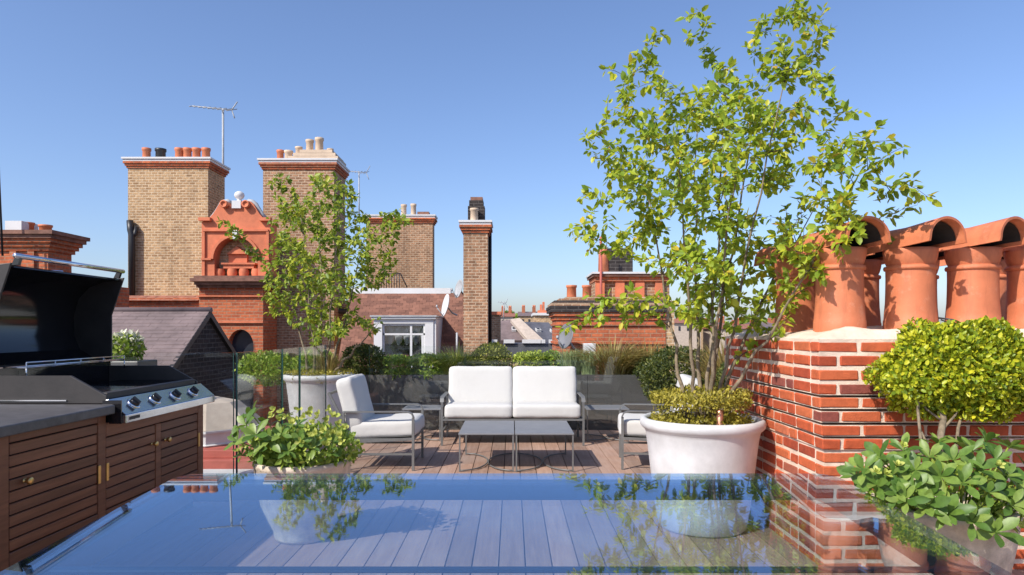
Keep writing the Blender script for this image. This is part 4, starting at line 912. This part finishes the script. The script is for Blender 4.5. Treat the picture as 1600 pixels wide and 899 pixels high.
# parapet strip under stack A
o = MB(); pbox(o, 176, 318, 466, 640, 17.2, 0.7); wl = thing('parapet_wall', 'red brick parapet with clay ridge under the tall yellow stack', 'wall', (WX(245, 17.2), 17.5, -12)); o.build('wall', M['red'], wl)
for k in range(9): MB().prism([(17.08, WZ(470, 17.2)), (18.0, WZ(470, 17.2)), (17.54, WZ(461, 17.2))], WX(178 + k*15, 17.2), WX(178 + k*15 + 14.4, 17.2), 'x').build('ridge_tile', M['tile'], wl)
o = MB(); pbox(o, 176, 318, 487, 491, 17.15, 0.1); o.build('string_course', M['terracotta_wall'], wl)

# red Dutch gable and the wall under it
D = 17.0; GX = lambda p: WX(p, D); GZ = lambda p: WZ(p, D); u = D/FPX
gh = thing('gabled_house', 'red terracotta Dutch gable with scrolls, lunette and white finial', 'building', (GX(369), D + 0.3, -12))
sh = [(315, 432), (315, 347), (320, 345), (327, 341), (333, 334), (338, 326), (342, 319), (347, 315), (352, 314), (357, 317), (359, 322), (362, 325), (376, 325), (379, 322), (381, 317), (386, 314), (391, 315), (396, 319), (400, 326), (405, 334), (411, 341), (418, 345), (423, 347), (423, 432)]
outer = [(GX(a_), GZ(b_)) for a_, b_ in sh]
hole = [(GX(335), GZ(431.5)), (GX(335), GZ(405))] + [(GX(369 - 34*math.cos(R(a_))), GZ(405 - 34*math.sin(R(a_)))) for a_ in range(0, 181, 10)][1:-1] + [(GX(403), GZ(405)), (GX(403), GZ(431.5))]
MB().prism(outer, D, D + 0.45, 'y', [hole]).build('gable_wall', M['terracotta_wall'], gh)
MB().box(GX(330), GX(408), D + 0.30, D + 0.42, GZ(432), GZ(368)).build('lunette_panel', M['stock'], gh)
# mouldings: flat bands proud of the gable
arch = [(GX(369 - r_*math.cos(R(a_))), GZ(405 - r_*math.sin(R(a_)))) for r_, rg_ in ((38, range(0, 181, 10)), (34.2, range(180, -1, -10))) for a_ in rg_]
MB().prism(arch, D - 0.07, D + 0.02, 'y').build('arch_moulding', M['terracotta_wall'], gh)
for (a_, b_, y0, y1, p_) in ((313, 331, 341, 346, .12), (407, 425, 341, 346, .12), (316, 331.5, 404, 407, .08), (406.5, 422, 404, 407, .08), (318, 420, 359, 362, .06), (317, 321, 362.4, 431, .05), (417, 421, 362.4, 431, .05)):
    m_ = MB(); pbox(m_, a_, b_, y0, y1, D, 0.01, p_); m_.build('moulding', M['terracotta_wall'], gh)
m_ = MB(); pbox(m_, 362, 376, 313.5, 325.5, D - 0.06, 0.5); m_.build('pedestal', M['white_paint'], gh)
MB().lathe([(0.09, 0), (0.06, 0.04), (0.05, 0.06), (0.10, 0.10), (0.125, 0.16), (0.11, 0.22), (0.05, 0.265), (0, 0.27)], (GX(369), D + 0.2, GZ(313.5)), 18).build('finial', M['white_paint'], gh)
m_ = MB(); pbox(m_, 365, 372, 360.5, 374, D - 0.04, 0.06, 0.08); m_.build('keystone', M['white_paint'], gh)
for s in (0, 1):
    pts = sh[3:10] if s == 0 else sh[13:21]
    MB().tube([(GX(a_), D + 0.15, GZ(b_) + 0.02) for a_, b_ in pts], 0.06, 6).build('coping', M['lead'], gh)
    cxs = 352 if s == 0 else 386
    q = MB(); q.lathe([(0.0, 0.0), (0.095, 0.0), (0.095, 0.12), (0.06, 0.12), (0.055, 0.09), (0, 0.09)], n=18); q.v = [(GX(cxs) + p_[0], D - 0.001 - p_[2], GZ(320) + p_[1]) for p_ in q.v]; q.build('scroll', M['terracotta_wall'], gh)
MB().prism([(GX(351), GZ(396)), (GX(366.5), GZ(384)), (GX(382), GZ(396))], D + 0.12, D + 0.29, 'y').build('pediment', M['terracotta_wall'], gh)
for (a_, b_, y0, y1, f0) in ((352, 381, 396.3, 410, .20), (343, 397, 410.3, 413, .06), (346, 394, 413.3, 419, .10)):
    m_ = MB(); m_.box(GX(a_), GX(b_), D + f0, D + 0.298, GZ(y1), GZ(y0)); m_.build('entablature', M['terracotta_wall'], gh)
for k, px in enumerate((339, 358.5, 377, 396.5)): MB().lathe([(0.11, 0.0), (0.115, 0.03), (0.125, 0.10), (0.115, 0.17), (0.11, 0.2)], (GX(px), D + 0.18, GZ(431.8)), 12).build('baluster', M['terracotta_wall'], gh)
c = MB()
for (y0, y1, p_) in ((432, 436, .22), (436, 441, .30), (441, 446, .20), (446, 450, .10)): pbox(c, 309 if p_ < .25 else 305, 427, y0, y1, D, 0.6, p_)
c.build('cornice', M['dark_stone'], gh)
m_ = MB()
wh = [(GX(356), -3.0), (GX(356), GZ(545))] + [(GX(376 - 20*math.cos(R(a_))), GZ(540 - 25*math.sin(R(a_)))) for a_ in range(0, 181, 15)] + [(GX(396), -3.0)]
m_.prism([(GX(311), -12), (GX(311), GZ(450)), (GX(411), GZ(450)), (GX(411), -12)], D, D + 0.5, 'y', [wh]); m_.build('wall', M['red'], gh)
MB().box(GX(311), GX(411), D + 0.51, D + 1.3, -12, GZ(451)).build('rear_wall', M['red'], gh)
MB().box(GX(350), GX(402), D + 0.25, D + 0.3, -3, GZ(512)).build('arched_window', M['dark_glass'], gh)
for y0, y1 in ((462, 464), (502, 505)): 
    m_ = MB(); pbox(m_, 309, 412, y0, y1, D, 0.3, 0.06); m_.build('string_course', M['terracotta_wall'], gh)

# brown brick house with soil pipe and arched window, in shade of the tree
D = 18.6; bh = thing('brick_house', 'brown brick house wall with arched sash window and black soil pipe', 'building', (WX(490, D), D, -12))
hole = [(WX(464, D), WZ(560, D)), (WX(464, D), WZ(526, D))] + [(WX(484 - 20*math.cos(R(a_)), D), WZ(526 - 7*math.sin(R(a_)), D)) for a_ in range(15, 170, 15)] + [(WX(504, D), WZ(526, D)), (WX(504, D), WZ(560, D))]
MB().prism([(WX(424, D), -12), (WX(424, D), WZ(470, D)), (WX(575, D), WZ(470, D)), (WX(575, D), -12)], D, D + 0.4, 'y', [hole]).build('wall', M['brown'], bh)
ar = [(WX(484 - a2*math.cos(R(a_)), D), WZ(526 - b2*math.sin(R(a_)), D)) for a2, b2, rg_ in ((31, 20, range(0, 181, 12)), (20.3, 7.4, range(180, -1, -12))) for a_ in rg_]
MB().prism(ar, D - 0.02, D + 0.1, 'y').build('brick_arch', M['terracotta_wall'], bh)
w_ = MB().box(WX(463, D), WX(505, D), D + 0.2, D + 0.22, WZ(561, D), WZ(517, D)).build('window', M['dark_glass'], bh)
for (a_, b_, y0, y1) in ((465, 503, 519, 524), (465, 503, 535, 542), (465, 468, 524.3, 560), (500, 503, 524.3, 560)): MB().box(WX(a_, D), WX(b_, D), D + 0.13, D + 0.19, WZ(y1, D), WZ(y0, D)).build('sash_bar', M['white_paint'], w_)
MB().tube([W(436, 600, D - 0.15), W(436, 488, D - 0.15)], 0.13, 10).build('soil_pipe', M['black_metal'], bh)
MB().lathe([(0.2, 0), (0.2, 0.25), (0.14, 0.28), (0.14, 0.42), (0.1, 0.45)], W(436, 490, D - 0.15), 12).build('hopper_head', M['black_metal'], bh)
MB().tube([W(446, 482, D - 0.15), W(470, 484, D - 0.12), W(545, 487, D - 0.1)], 0.07, 8).build('gutter', M['black_metal'], bh)
MB().tube([W(428, 600, D - 0.1), W(428, 350, D - 0.1)], 0.05, 8).build('drainpipe', M['black_metal'], bh)

# tiled mansard with white dormer
D = 17.5; mh = thing('tiled_house', 'house with red tiled mansard roof and white parapet strip', 'building', (WX(645, D), D, -12))
x0, x1 = WX(545, D), WX(728, D); zt, zb = WZ(458, D), WZ(575, 16.2)
rows = 30; yb, yt = 16.3, 17.6; dz = (zt - zb)/rows; dyy = (yt - yb)/rows
tm = MB(); rr_ = random.Random(4)
for i in range(rows):
    x = x0 - (i % 2)*0.085 - 0.02
    while x < x1:
        j = rr_.uniform(-.006, .006); ya = yb + i*dyy; za = zb + i*dz
        xa, xb = max(x + 0.003, x0), min(x + 0.165, x1)
        if xb - xa > 0.01: tm.hexa([(xa, ya - 0.026 + j, za - 0.02), (xb, ya - 0.026 + j, za - 0.02), (xb, ya + 0.0, za - 0.02), (xa, ya + 0.0, za - 0.02), (xa, ya + dyy*1.1 - 0.012, za + dz*1.1), (xb, ya + dyy*1.1 - 0.012, za + dz*1.1), (xb, ya + dyy*1.1 + 0.01, za + dz*1.1), (xa, ya + dyy*1.1 + 0.01, za + dz*1.1)])
        x += 0.168
mt, t, b = new_mat('clay_roof_tiles')
rp = t.nodes.new('ShaderNodeNewGeometry').outputs['Random Per Island']
c = ramp(t, rp, [(0, (0.15, 0.066, 0.045)), (0.5, (0.20, 0.088, 0.058)), (1, (0.26, 0.118, 0.078))]); c = mixc(t, 0.6, c, ramp(t, noise(t, 2.0, 7, .7), [(0.3, (0.6, .58, .55)), (0.7, (1.15,)*3)]), 'MULTIPLY')
lk(t, c, b.inputs['Base Color']); b.inputs['Roughness'].default_value = 0.85; M['rooftile'] = mt
o = tm.build('roof_tiles', M['rooftile'], mh, fix=False); o['kind'] = 'stuff'
MB().prism([(yb + 0.05, zb), (yt + 0.05, zt), (yt + 2.5, zt), (yt + 2.5, -12), (yb + 0.05, -12)], x0, x1, 'x').build('wall', M['brown'], mh)
MB().box(x0, x1 - 0.4, 17.58, 17.9, zt - 0.02, zt + 0.13).build('parapet_strip', M['white_paint'], mh)
for k in range(9): MB().tube([W(592 + k*4, 450, 18.3), W(592 + k*4, 428, 18.3)], 0.012, 5).build('railing', M['black_metal'], mh)
MB().tube([W(590, 428, 18.3), W(626, 428, 18.3), W(636, 449, 18.3)], 0.018, 5).build('railing', M['black_metal'], mh)
# dormer
D = 15.6; dm = thing('dormer_window', 'white painted dormer with sash window and swagged cream curtain', 'window', (WX(636, D), D, -0.5))
dx = lambda p: WX(p, D); dz_ = lambda p: WZ(p, D)
MB().box(dx(584), dx(597), D, D + 0.2, -0.5, dz_(506)).build('jamb', M['white_paint'], dm); MB().box(dx(664), dx(677), D, D + 0.2, -0.5, dz_(506)).build('jamb', M['white_paint'], dm)
MB().box(dx(584), dx(677), D, D + 0.2, dz_(505.8), dz_(499)).build('head', M['white_paint'], dm)
MB().box(dx(581), dx(681), D - 0.06, D + 1.6, dz_(498.8), dz_(495.5)).build('cornice', M['white_paint'], dm)
MB().box(dx(579), dx(683), D - 0.09, D + 1.6, dz_(495.3), dz_(493)).build('flat_roof', M['lead'], dm)
MB().box(dx(677), dx(677) + 0.06, D + 0.03, D + 1.7, -0.5, dz_(499.2)).build('cheek', M['white_paint'], dm)
for (a_, b_, y0, y1) in ((597, 664, 506, 509), (597, 664, 521, 524), (640, 643.5, 509, 521), (640, 643.5, 524, 600), (597, 600, 509, 600), (661, 664, 509, 600), (658, 661, 524.2, 600)): MB().box(dx(a_)+.001, dx(b_)-.001, D + 0.05, D + 0.11, dz_(y1)+.001, dz_(y0)-.001).build('sash_bar', M['white_paint'], dm)
for (a_, b_, y0, y1) in ((600, 640, 509, 521), (643.5, 661, 509, 521), (600, 640, 524, 590), (643.5, 658, 524, 590)): MB().box(dx(a_), dx(b_), D + 0.075, D + 0.083, dz_(y1), dz_(y0)).build('pane', M['pane'], dm)
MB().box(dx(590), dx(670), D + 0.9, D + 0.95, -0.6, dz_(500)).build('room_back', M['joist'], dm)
cu = MB(); V = []; F = []; nx = 64
for j in range(7):
    for i in range(nx+1):
        q = i/nx; ph = (q*4.5) % 1.0; sag = 4*ph*(1-ph); x = dx(600) + (dx(661) - dx(600))*q
        V.append((x, D + 0.22 + 0.03*math.sin(j*2.1 + sag*3) + 0.02*math.cos(ph*6.28), dz_(510) - (j/6)*(0.18 + 0.20*sag)*1.15))
for j in range(6):
    for i in range(nx): a_ = j*(nx+1)+i; F.append((a_, a_+1, a_+nx+2, a_+nx+1))
cu.add(V, F, True); o = cu.build('swag_curtain', M['curtain'], dm, fix=False); s_ = o.modifiers.new('solid', 'SOLIDIFY'); s_.thickness = 0.008
# stack C and slender stack D
sc_ = stack('broad brown brick chimney stack behind the tiled roof', 572, 676, 336, 470, 22.0, 0.5, M['brown'], (5, 5), 8, white=True)
for (px, y0) in ((631, 320), (646, 319)): small_pot(sc_, px, y0, 338, 9, 22.0, 0.25, M['pot_pale'])
m_ = MB(); pbox(m_, 652, 670, 331, 337, 22.1, 0.3); m_.build('flue_slab', M['dark_stone'], sc_)
sd = stack('slender brick chimney stack with satellite dishes beside it', 724, 762, 345, 540, 15.6, 0.75, M['brown'], (7, 7), 12)
m_ = MB(); pbox(m_, 731, 757, 322, 346, 15.8, 0.4); pbox(m_, 733, 755, 313, 322.3, 15.85, 0.35); m_.build('flue_block', M['black_brick'], sd)
m_ = MB(); pbox(m_, 735, 754, 308, 313.3, 15.87, 0.3); m_.build('flue_slab', M['dark_stone'], sd)
small_pot(sd, 741, 326, 346, 13, 15.6, 0.08, M['pot_pale'])
MB().tube([W(766, 348, 16.3), W(766, 560, 16.3)], 0.04, 6).build('drainpipe', M['black_metal'], sd)
MB().tube([W(714, 560, 15.55), W(714, 520, 15.55)], 0.025, 6).build('pipe', M['lead'], sd)
def dish(label, px, py, d, r, az, mat, pole):
    p = W(px, py, d); t = thing('satellite_dish', label, 'satellite dish', p, 0, 'rooftop satellite dishes'); q = Euler((R(78), 0, az), 'XYZ').to_matrix()
    m_ = MB().lathe([(r*k/6, 0.22*r*(k/6)**2) for k in range(7)] + [(r*1.0, 0.22*r - 0.012)] + [(r*k/6, 0.22*r*(k/6)**2 - 0.014) for k in range(5, -1, -1)], n=28)
    m_.v = [tuple(q @ Vector(v)) for v in m_.v]; m_.build('reflector', mat, t, True, fix=False)
    e = q @ Vector((0, -r*0.25, r*0.95)); a_ = q @ Vector((0, -r*0.95, 0.2*r))
    MB().tube([a_, e], 0.012, 6).build('feed_arm', M['lead'], t, True); MB().tube([e, e*0.9], 0.03, 8).build('feed_horn', M['lead'], t, True)
    MB().tube([(0, 0.02, -0.03), tuple(Vector(pole)*0.5 + Vector((0, 0, -0.06))), pole], 0.02, 6).build('bracket', M['lead'], t, True)
dish('white satellite dish above the dormer beside the slender chimney', 699, 478, 15.9, 0.27, R(-70), M['white_paint'], (0.15, 0.9, -0.2))
dish('small grey satellite dish fixed to the left of the slender chimney', 719, 452, 15.9, 0.22, R(-64), M['lead'], (0.12, 0.1, -0.1))
dish('grey satellite dish in front of the red shouldered chimney', 887, 526, 12.6, 0.24, R(-62), M['furn_top'], (0.25, 0.42, -0.3))

# slate roofed outbuilding behind the barbecue
ob = thing('outbuilding', 'low outbuilding with purple slate roof and near-black brick gable', 'building', (-7.2, 11.2, -4))
ye, ym, yf, zr, ze = 9.97, 11.2, 12.43, 1.655, 0.80
MB().prism([(ye + 0.06, -4), (yf - 0.06, -4), (yf - 0.06, ze - 0.05), (ym, zr - 0.06), (ye + 0.06, ze - 0.05)], -11.0, -5.0, 'x').build('wall', M['black_brick'], ob)
sl_ = MB(); nr = 16; sr = random.Random(8)
for s in (-1, 1):
    for i in range(nr):
        q0, q1 = i/nr, (i+1.15)/nr; ys = lambda q: (ym + s*(1.27)*(1-q)); zs = lambda q: ze - 0.03 + (zr - ze + 0.03)*q
        x = -11.0 - (i % 2)*0.15
        while x < -4.97:
            j = sr.uniform(-.003, .003); xa, xb = max(-11, x), min(x + 0.296, -4.95)
            if xb > xa: sl_.hexa([(xa, ys(q0), zs(q0) + 0.008 + j), (xb, ys(q0), zs(q0) + 0.008 + j), (xb, ys(min(1, q1)), zs(min(1, q1)) - 0.004), (xa, ys(min(1, q1)), zs(min(1, q1)) - 0.004), (xa, ys(q0), zs(q0) + 0.02 + j), (xb, ys(q0), zs(q0) + 0.02 + j), (xb, ys(min(1, q1)), zs(min(1, q1)) + 0.008), (xa, ys(min(1, q1)), zs(min(1, q1)) + 0.008)])
            x += 0.3
o = sl_.build('slates', M['slate'], ob, fix=False); o['kind'] = 'stuff'
MB().tube([(-11, ym, zr + 0.01), (-4.93, ym, zr + 0.01)], 0.05, 8).build('ridge', M['slate'], ob)
for s in (-1, 1): MB().hexa([(-5.0, ym, zr - 0.10), (-4.94, ym, zr - 0.10), (-4.94, ym + s*1.29, ze - 0.13), (-5.0, ym + s*1.29, ze - 0.13), (-5.0, ym, zr + 0.005), (-4.94, ym, zr + 0.005), (-4.94, ym + s*1.29, ze - 0.03), (-5.0, ym + s*1.29, ze - 0.03)]).build('verge_board', M['black_metal'], ob)

# far left stack with corbelled cap
D = 14.0; ls = thing('chimney_stack', 'soot stained red brick stack with corbelled cap behind barbecue lid', 'chimney', (WX(30, D), D + 0.5, -12), 0, 'rooftop chimney stacks')
MB().box(WX(-40, D), WX(75, D), D, D + 0.75, -12, WZ(392, D)).build('shaft', M['red'], ls)
for i, (y0, y1) in enumerate(((386, 392), (380, 386), (374, 380), (368, 374), (362, 368))):
    e = 0.05*(i + 1); MB().box(WX(-40, D), WX(75, D) + e, D - e, D + 0.75 + e, WZ(y1, D), WZ(y0, D)).build('corbel', M['dark_stone'] if i > 2 else M['red'], ls)
for k, px in enumerate((18, 46)): MB().box(WX(px, D), WX(px + 10, D), D - 0.06, D, -12, WZ(393, D)).build('pilaster', M['red'], ls)
small_pot(ls, 43, 348, 363, 19, D, 0.4, M['terracotta']); small_pot(ls, 71, 352, 366, 19, D, 0.4, M['terracotta'])
MB().box(WX(2, D), WX(28, D), D + 0.1, D + 0.6, WZ(363, D), WZ(344, D)).build('lead_box', M['white_paint'], ls)
MB().tube([W(-6, 180, 13.5), W(4, 400, 13.5)], 0.02, 6).build('aerial_pole', M['black_metal'], ls)
lw = MB(); pbox(lw, -40, 182, 448, 600, 15.0, 0.5); o = lw.build('parapet_wall', M['red']); setp(o, 'low red brick parapet under the corbelled stack behind barbecue lid', 'wall')

# red shouldered chimney on the right
D = 13.0; rc = thing('chimney_stack', 'red brick chimney with rounded shoulders and dark capping courses', 'chimney', (WX(955, D), D + 0.6, -12), 0, 'rooftop chimney stacks')
MB().box(WX(870, D), WX(1040, D), D, D + 1.5, -12, WZ(500, D)).build('shaft', M['red'], rc)
MB().box(WX(1040, D), WX(1054, D), D + 0.02, D + 1.48, -12, WZ(470, D)).build('brown_return', M['stock'], rc)
for (y0, y1, e) in ((494, 500, .03), (488, 494, .07), (506, 509, .035), (535, 538, .035)): MB().box(WX(870, D) - e, WX(1040, D), D - e, D + 1.5, WZ(y1, D), WZ(y0, D)).build('corbel_band', M['red'], rc)
for i, (y0, y1, ex, bkk) in enumerate(((483, 488, .12, .0), (478, 483, .13, .02), (473.5, 478, .10, .07), (469.5, 473.5, .04, .15), (466, 469.5, -.06, .26), (463, 466, -.2, .4))):
    MB().box(WX(870, D) - ex, WX(1040, D), D - 0.1 + bkk, D + 1.5, WZ(y1, D), WZ(y0, D)).build('weathering_course', M['black_brick'] if i in (0, 1, 3) else M['brown'], rc)
small_pot(rc, 893, 446, 465, 16, D, 0.6, M['terracotta']); small_pot(rc, 917, 446, 465, 15, D, 0.6, M['terracotta'])
D = 14.6; us = thing('chimney_stack', 'upper red brick stack with pale slab and tall clay flue behind tree', 'chimney', (WX(985, D), D + 0.5, -12), 0, 'rooftop chimney stacks')
MB().box(WX(930, D), WX(1046, D), D, D + 1.0, -12, WZ(440, D)).build('shaft', M['brown'], us)
for k in range(4): MB().box(WX(930 + k*31, D), WX(944 + k*31, D), D - 0.07, D, -12, WZ(440.2, D)).build('pilaster', M['terracotta_wall'], us)
MB().box(WX(929, D), WX(1047, D), D - 0.1, D + 1.05, WZ(440, D), WZ(433, D)).build('corbel_band', M['red'], us)
MB().box(WX(926, D), WX(1050, D), D - 0.16, D + 1.1, WZ(433, D), WZ(429, D)).build('corbel_band', M['dark_stone'], us)
MB().box(WX(924, D), WX(1052, D), D - 0.19, D + 1.1, WZ(429, D), WZ(426, D)).build('slab', M['white_paint'], us)
MB().box(WX(952, D), WX(992, D), D + 0.25, D + 0.8, WZ(426, D), WZ(386, D)).build('flue_block', M['black_brick'], us)
MB().tube([W(943, 426, D + 0.3), W(943, 395, D + 0.3), W(943, 384, D + 0.3)], [0.12, 0.11, 0.06], 10).build('clay_flue', M['terracotta'], us)
MB().tube([W(939, 560, D - 0.2), W(939, 370, D - 0.2)], 0.03, 6).build('pipe', M['red_paint'], us)
o = MB(); pbox(o, 913, 931, 537, 560, 12.3, 0.3); o = o.build('white_box', M['white_paint'], bevel=0.01); setp(o, 'small white box behind the lavender below red chimney', 'box')

# ---- middle distance between the slender stack and the red chimney
def px_poly(pts, d): return [(WX(a_, d), WZ(b_, d)) for a_, b_ in pts]
h1 = thing('brick_house', 'brown brick block with flat coping beside the slender chimney', 'building', (WX(780, 24), 24, -12))
m_ = MB(); pbox(m_, 762, 781, 492, 560, 24, 2); m_.build('wall', M['brown'], h1); m_ = MB(); pbox(m_, 760, 783, 487, 492, 23.9, 2.2); m_.build('coping', M['terracotta_wall'], h1)
def slope_house(label, pts, d, mat, lights, rake=1.6):
    """a roof slope: photo corners of a quad (top-left, top-right, bottom-right, bottom-left), leaning away"""
    t = thing('slate_house', label, 'building', (WX(pts[3][0], d), d, -12))
    tl, tr_, br_, bl = pts; P = [W(*bl, d), W(*br_, d), W(*tr_, d + rake), W(*tl, d + rake)]
    n = (P[1]-P[0]).cross(P[3]-P[0]).normalized()
    MB().hexa([tuple(p) for p in P] + [tuple(p + n*-0.15) for p in P]).build('roof', mat, t)
    MB().prism([(P[0].x + .05, -12), (P[1].x - .05, -12), (P[1].x - .05, P[1].z - .05), (P[0].x + .05, P[0].z - .05)], d + 0.15, d + 4, 'y').build('wall', M['stock'], t)
    for (a_, b_, w_, h_) in lights:
        q = (b_ - tl[1])/(bl[1]-tl[1]); c = W(a_, b_, d + rake*(1-q)); up = (P[3]-P[0]).normalized(); rt = (P[1]-P[0]).normalized(); s = d/FPX
        f = [c + rt*(i*w_*s) + up*(j*h_*s) + n*k_ for k_ in (0.0, 0.12) for i, j in ((-.5, -.5), (.5, -.5), (.5, .5), (-.5, .5))]
        o_ = MB().hexa([tuple(v) for v in f]).build('rooflight', M['white_paint'], t)
        f = [c + rt*(i*w_*s*.7) + up*(j*h_*s*.7) + n*k_ for k_ in (0.1, 0.13) for i, j in ((-.5, -.5), (.5, -.5), (.5, .5), (-.5, .5))]
        MB().hexa([tuple(v) for v in f]).build('pane', M['dark_glass'], o_)
    return t
slope_house('grey slate roof with one rooflight beyond the slender chimney', [(776, 502), (797, 500), (824, 532), (776, 532)], 27, M['slate'], [(803, 517, 7, 12)])
slope_house('pale brown roof strip between two slate roofs', [(797.5, 499), (812, 497), (850, 532), (825, 532)], 26.5, M['render'], [])
slope_house('dark slate roof with two rooflights left of the red chimney', [(817, 503), (857, 504), (885, 535), (852, 535)], 27.5, M['slate_blue'], [(841, 518, 7, 7), (864, 519, 8, 6)])
t = thing('flat_roof_block', 'dark blue flat roof with white edge in front of slate roofs', 'building', (WX(826, 22), 22, -12))
m_ = MB(); pbox(m_, 786, 868, 537, 560, 22, 1.5); m_.build('wall', M['slate_blue'], t)
for (a_, b_) in ((768, 777), (787, 804), (816, 845), (846, 852), (858, 867)): 
    m_ = MB(); pbox(m_, a_, b_, 531, 536.5, 21.9, 0.3); m_.build('roof_edge', M['white_paint'], t)
t = thing('brick_house', 'tan parapet house with small chimney left of red chimney', 'building', (WX(855, 32), 32, -12))
m_ = MB(); pbox(m_, 835, 900, 493, 560, 32, 3); m_.build('wall', M['stock'], t); m_ = MB(); pbox(m_, 833, 902, 489, 493, 31.9, 3.2); m_.build('coping', M['white_paint'], t)
m_ = MB(); pbox(m_, 841, 856, 485, 489, 32.2, 1); pbox(m_, 844, 847, 476, 485, 32.3, .4); pbox(m_, 848, 851, 472, 485, 32.3, .4); m_.build('chimney', M['terracotta_wall'], t)
# far skyline
lab = ['far pale terrace with chimneys just right of the slender stack', 'far pale terrace with chimneys between slate roofs and red chimney', 'far tan rooftop seen left of the taller tree stems', 'far pale rooftop seen between the taller tree stems', 'far tan rooftop seen just left of the near brick stack', 'far long rooftop hidden mostly by the brick stack', 'far pale rooftop seen past the left chimney stacks']
for k, (a_, b_, yt_, d) in enumerate([(782, 802, 487, 70), (812, 842, 486, 85), (1055, 1095, 497, 60), (1098, 1140, 503, 75), (1142, 1195, 506, 55), (1196, 1260, 503, 65), (120, 176, 470, 40)]):
    t = thing('terrace_house', lab[k], 'building', (WX((a_+b_)/2, d), d, -12), 0, 'far skyline rooftops')
    m_ = MB(); pbox(m_, a_, b_, yt_ + 8, 640, d, 8); m_.build('wall', M['stock' if k % 2 else 'render'], t)
    x0_, x1_ = WX(a_, d) - .2, WX(b_, d) + .2; zt_, ze_ = WZ(yt_, d), WZ(yt_ + 8, d)
    MB().prism([(d - .2, ze_), (d + 8.2, ze_), (d + 4, zt_)], x0_, x1_, 'x').build('roof', M['slate' if k % 2 else 'tile'], t)
    for q in (0.2, 0.75):
        px = a_ + (b_-a_)*q; m_ = MB(); pbox(m_, px - 2.5, px + 2.5, yt_ - 6, yt_ + 6, d + 3, 1.2); c_ = m_.build('chimney', M['red'], t)
        for e in (-1.2, 1.2): MB().tube([W(px + e, yt_ - 6, d + 3.6), W(px + e, yt_ - 9, d + 3.6)], 0.06*d/50, 6).build('chimney_pot', M['terracotta'], c_)
    for q in range(3):
        px = a_ + (b_-a_)*(q + .5)/3; m_ = MB(); pbox(m_, px - 1.6, px + 1.6, yt_ + 13, yt_ + 20, d - .03, .02); m_.build('window', M['dark_glass'], t)
t = thing('distant_trees', 'distant tree tops along the skyline', 'trees', (0, 120, -12)); t['kind'] = 'stuff'
for k, (px, py, w_) in enumerate([(790, 492, 24), (812, 495, 20), (836, 493, 18), (1170, 500, 26), (1205, 503, 24), (1080, 505, 30), (1125, 506, 26)]):
    c = W(px, py + 9, 120); s_ = w_*120/FPX/2; shrub('tree_mass', t, c, s_, s_, s_*0.75, 700, 0.9, M['leaf_green'], 60 + k, 0.25)
# aerials
def aerial(label, px, pyt, pyb, d, boom, el, mast=0.03):
    t = thing('television_aerial', label, 'aerial', W(px, pyb, d), 0, 'rooftop television aerials')
    MB().tube([W(px, pyb, d), W(px, pyt, d)], mast, 6).build('mast', M['lead'], t)
    bmn = MB(); a_ = W(*boom[0], d); b_ = W(*boom[1], d); bmn.tube([a_, b_], mast*0.6, 5); bmn.build('boom', M['lead'], t)
    for k in range(el):
        p = a_.lerp(b_, k/(el-1)); L = 0.09 + 0.10*k/(el-1); MB().tube([p + Vector((-L*.3, -L*1.2, -L*.5)), p + Vector((L*.3, L*1.2, L*.5))], mast*0.45, 5).build('element', M['lead'], t)
    for s in (-1, 1): MB().tube([b_, b_ + Vector((0.12, 0.1*s, 0.26*s))], mast*0.6, 5).build('reflector', M['lead'], t)
aerial('tall television aerial rising behind the tall yellow stack', 348.5, 170, 330, 19.3, ((300, 166), (362, 172)), 9)
aerial('faint television aerial right of the brown stack behind tree', 561, 268, 345, 24, ((548, 268), (572, 270)), 6, 0.022)
aerial('thin aerial on the flat coped brick block', 787, 472, 500, 40, ((779, 472), (790, 474)), 4, 0.03)
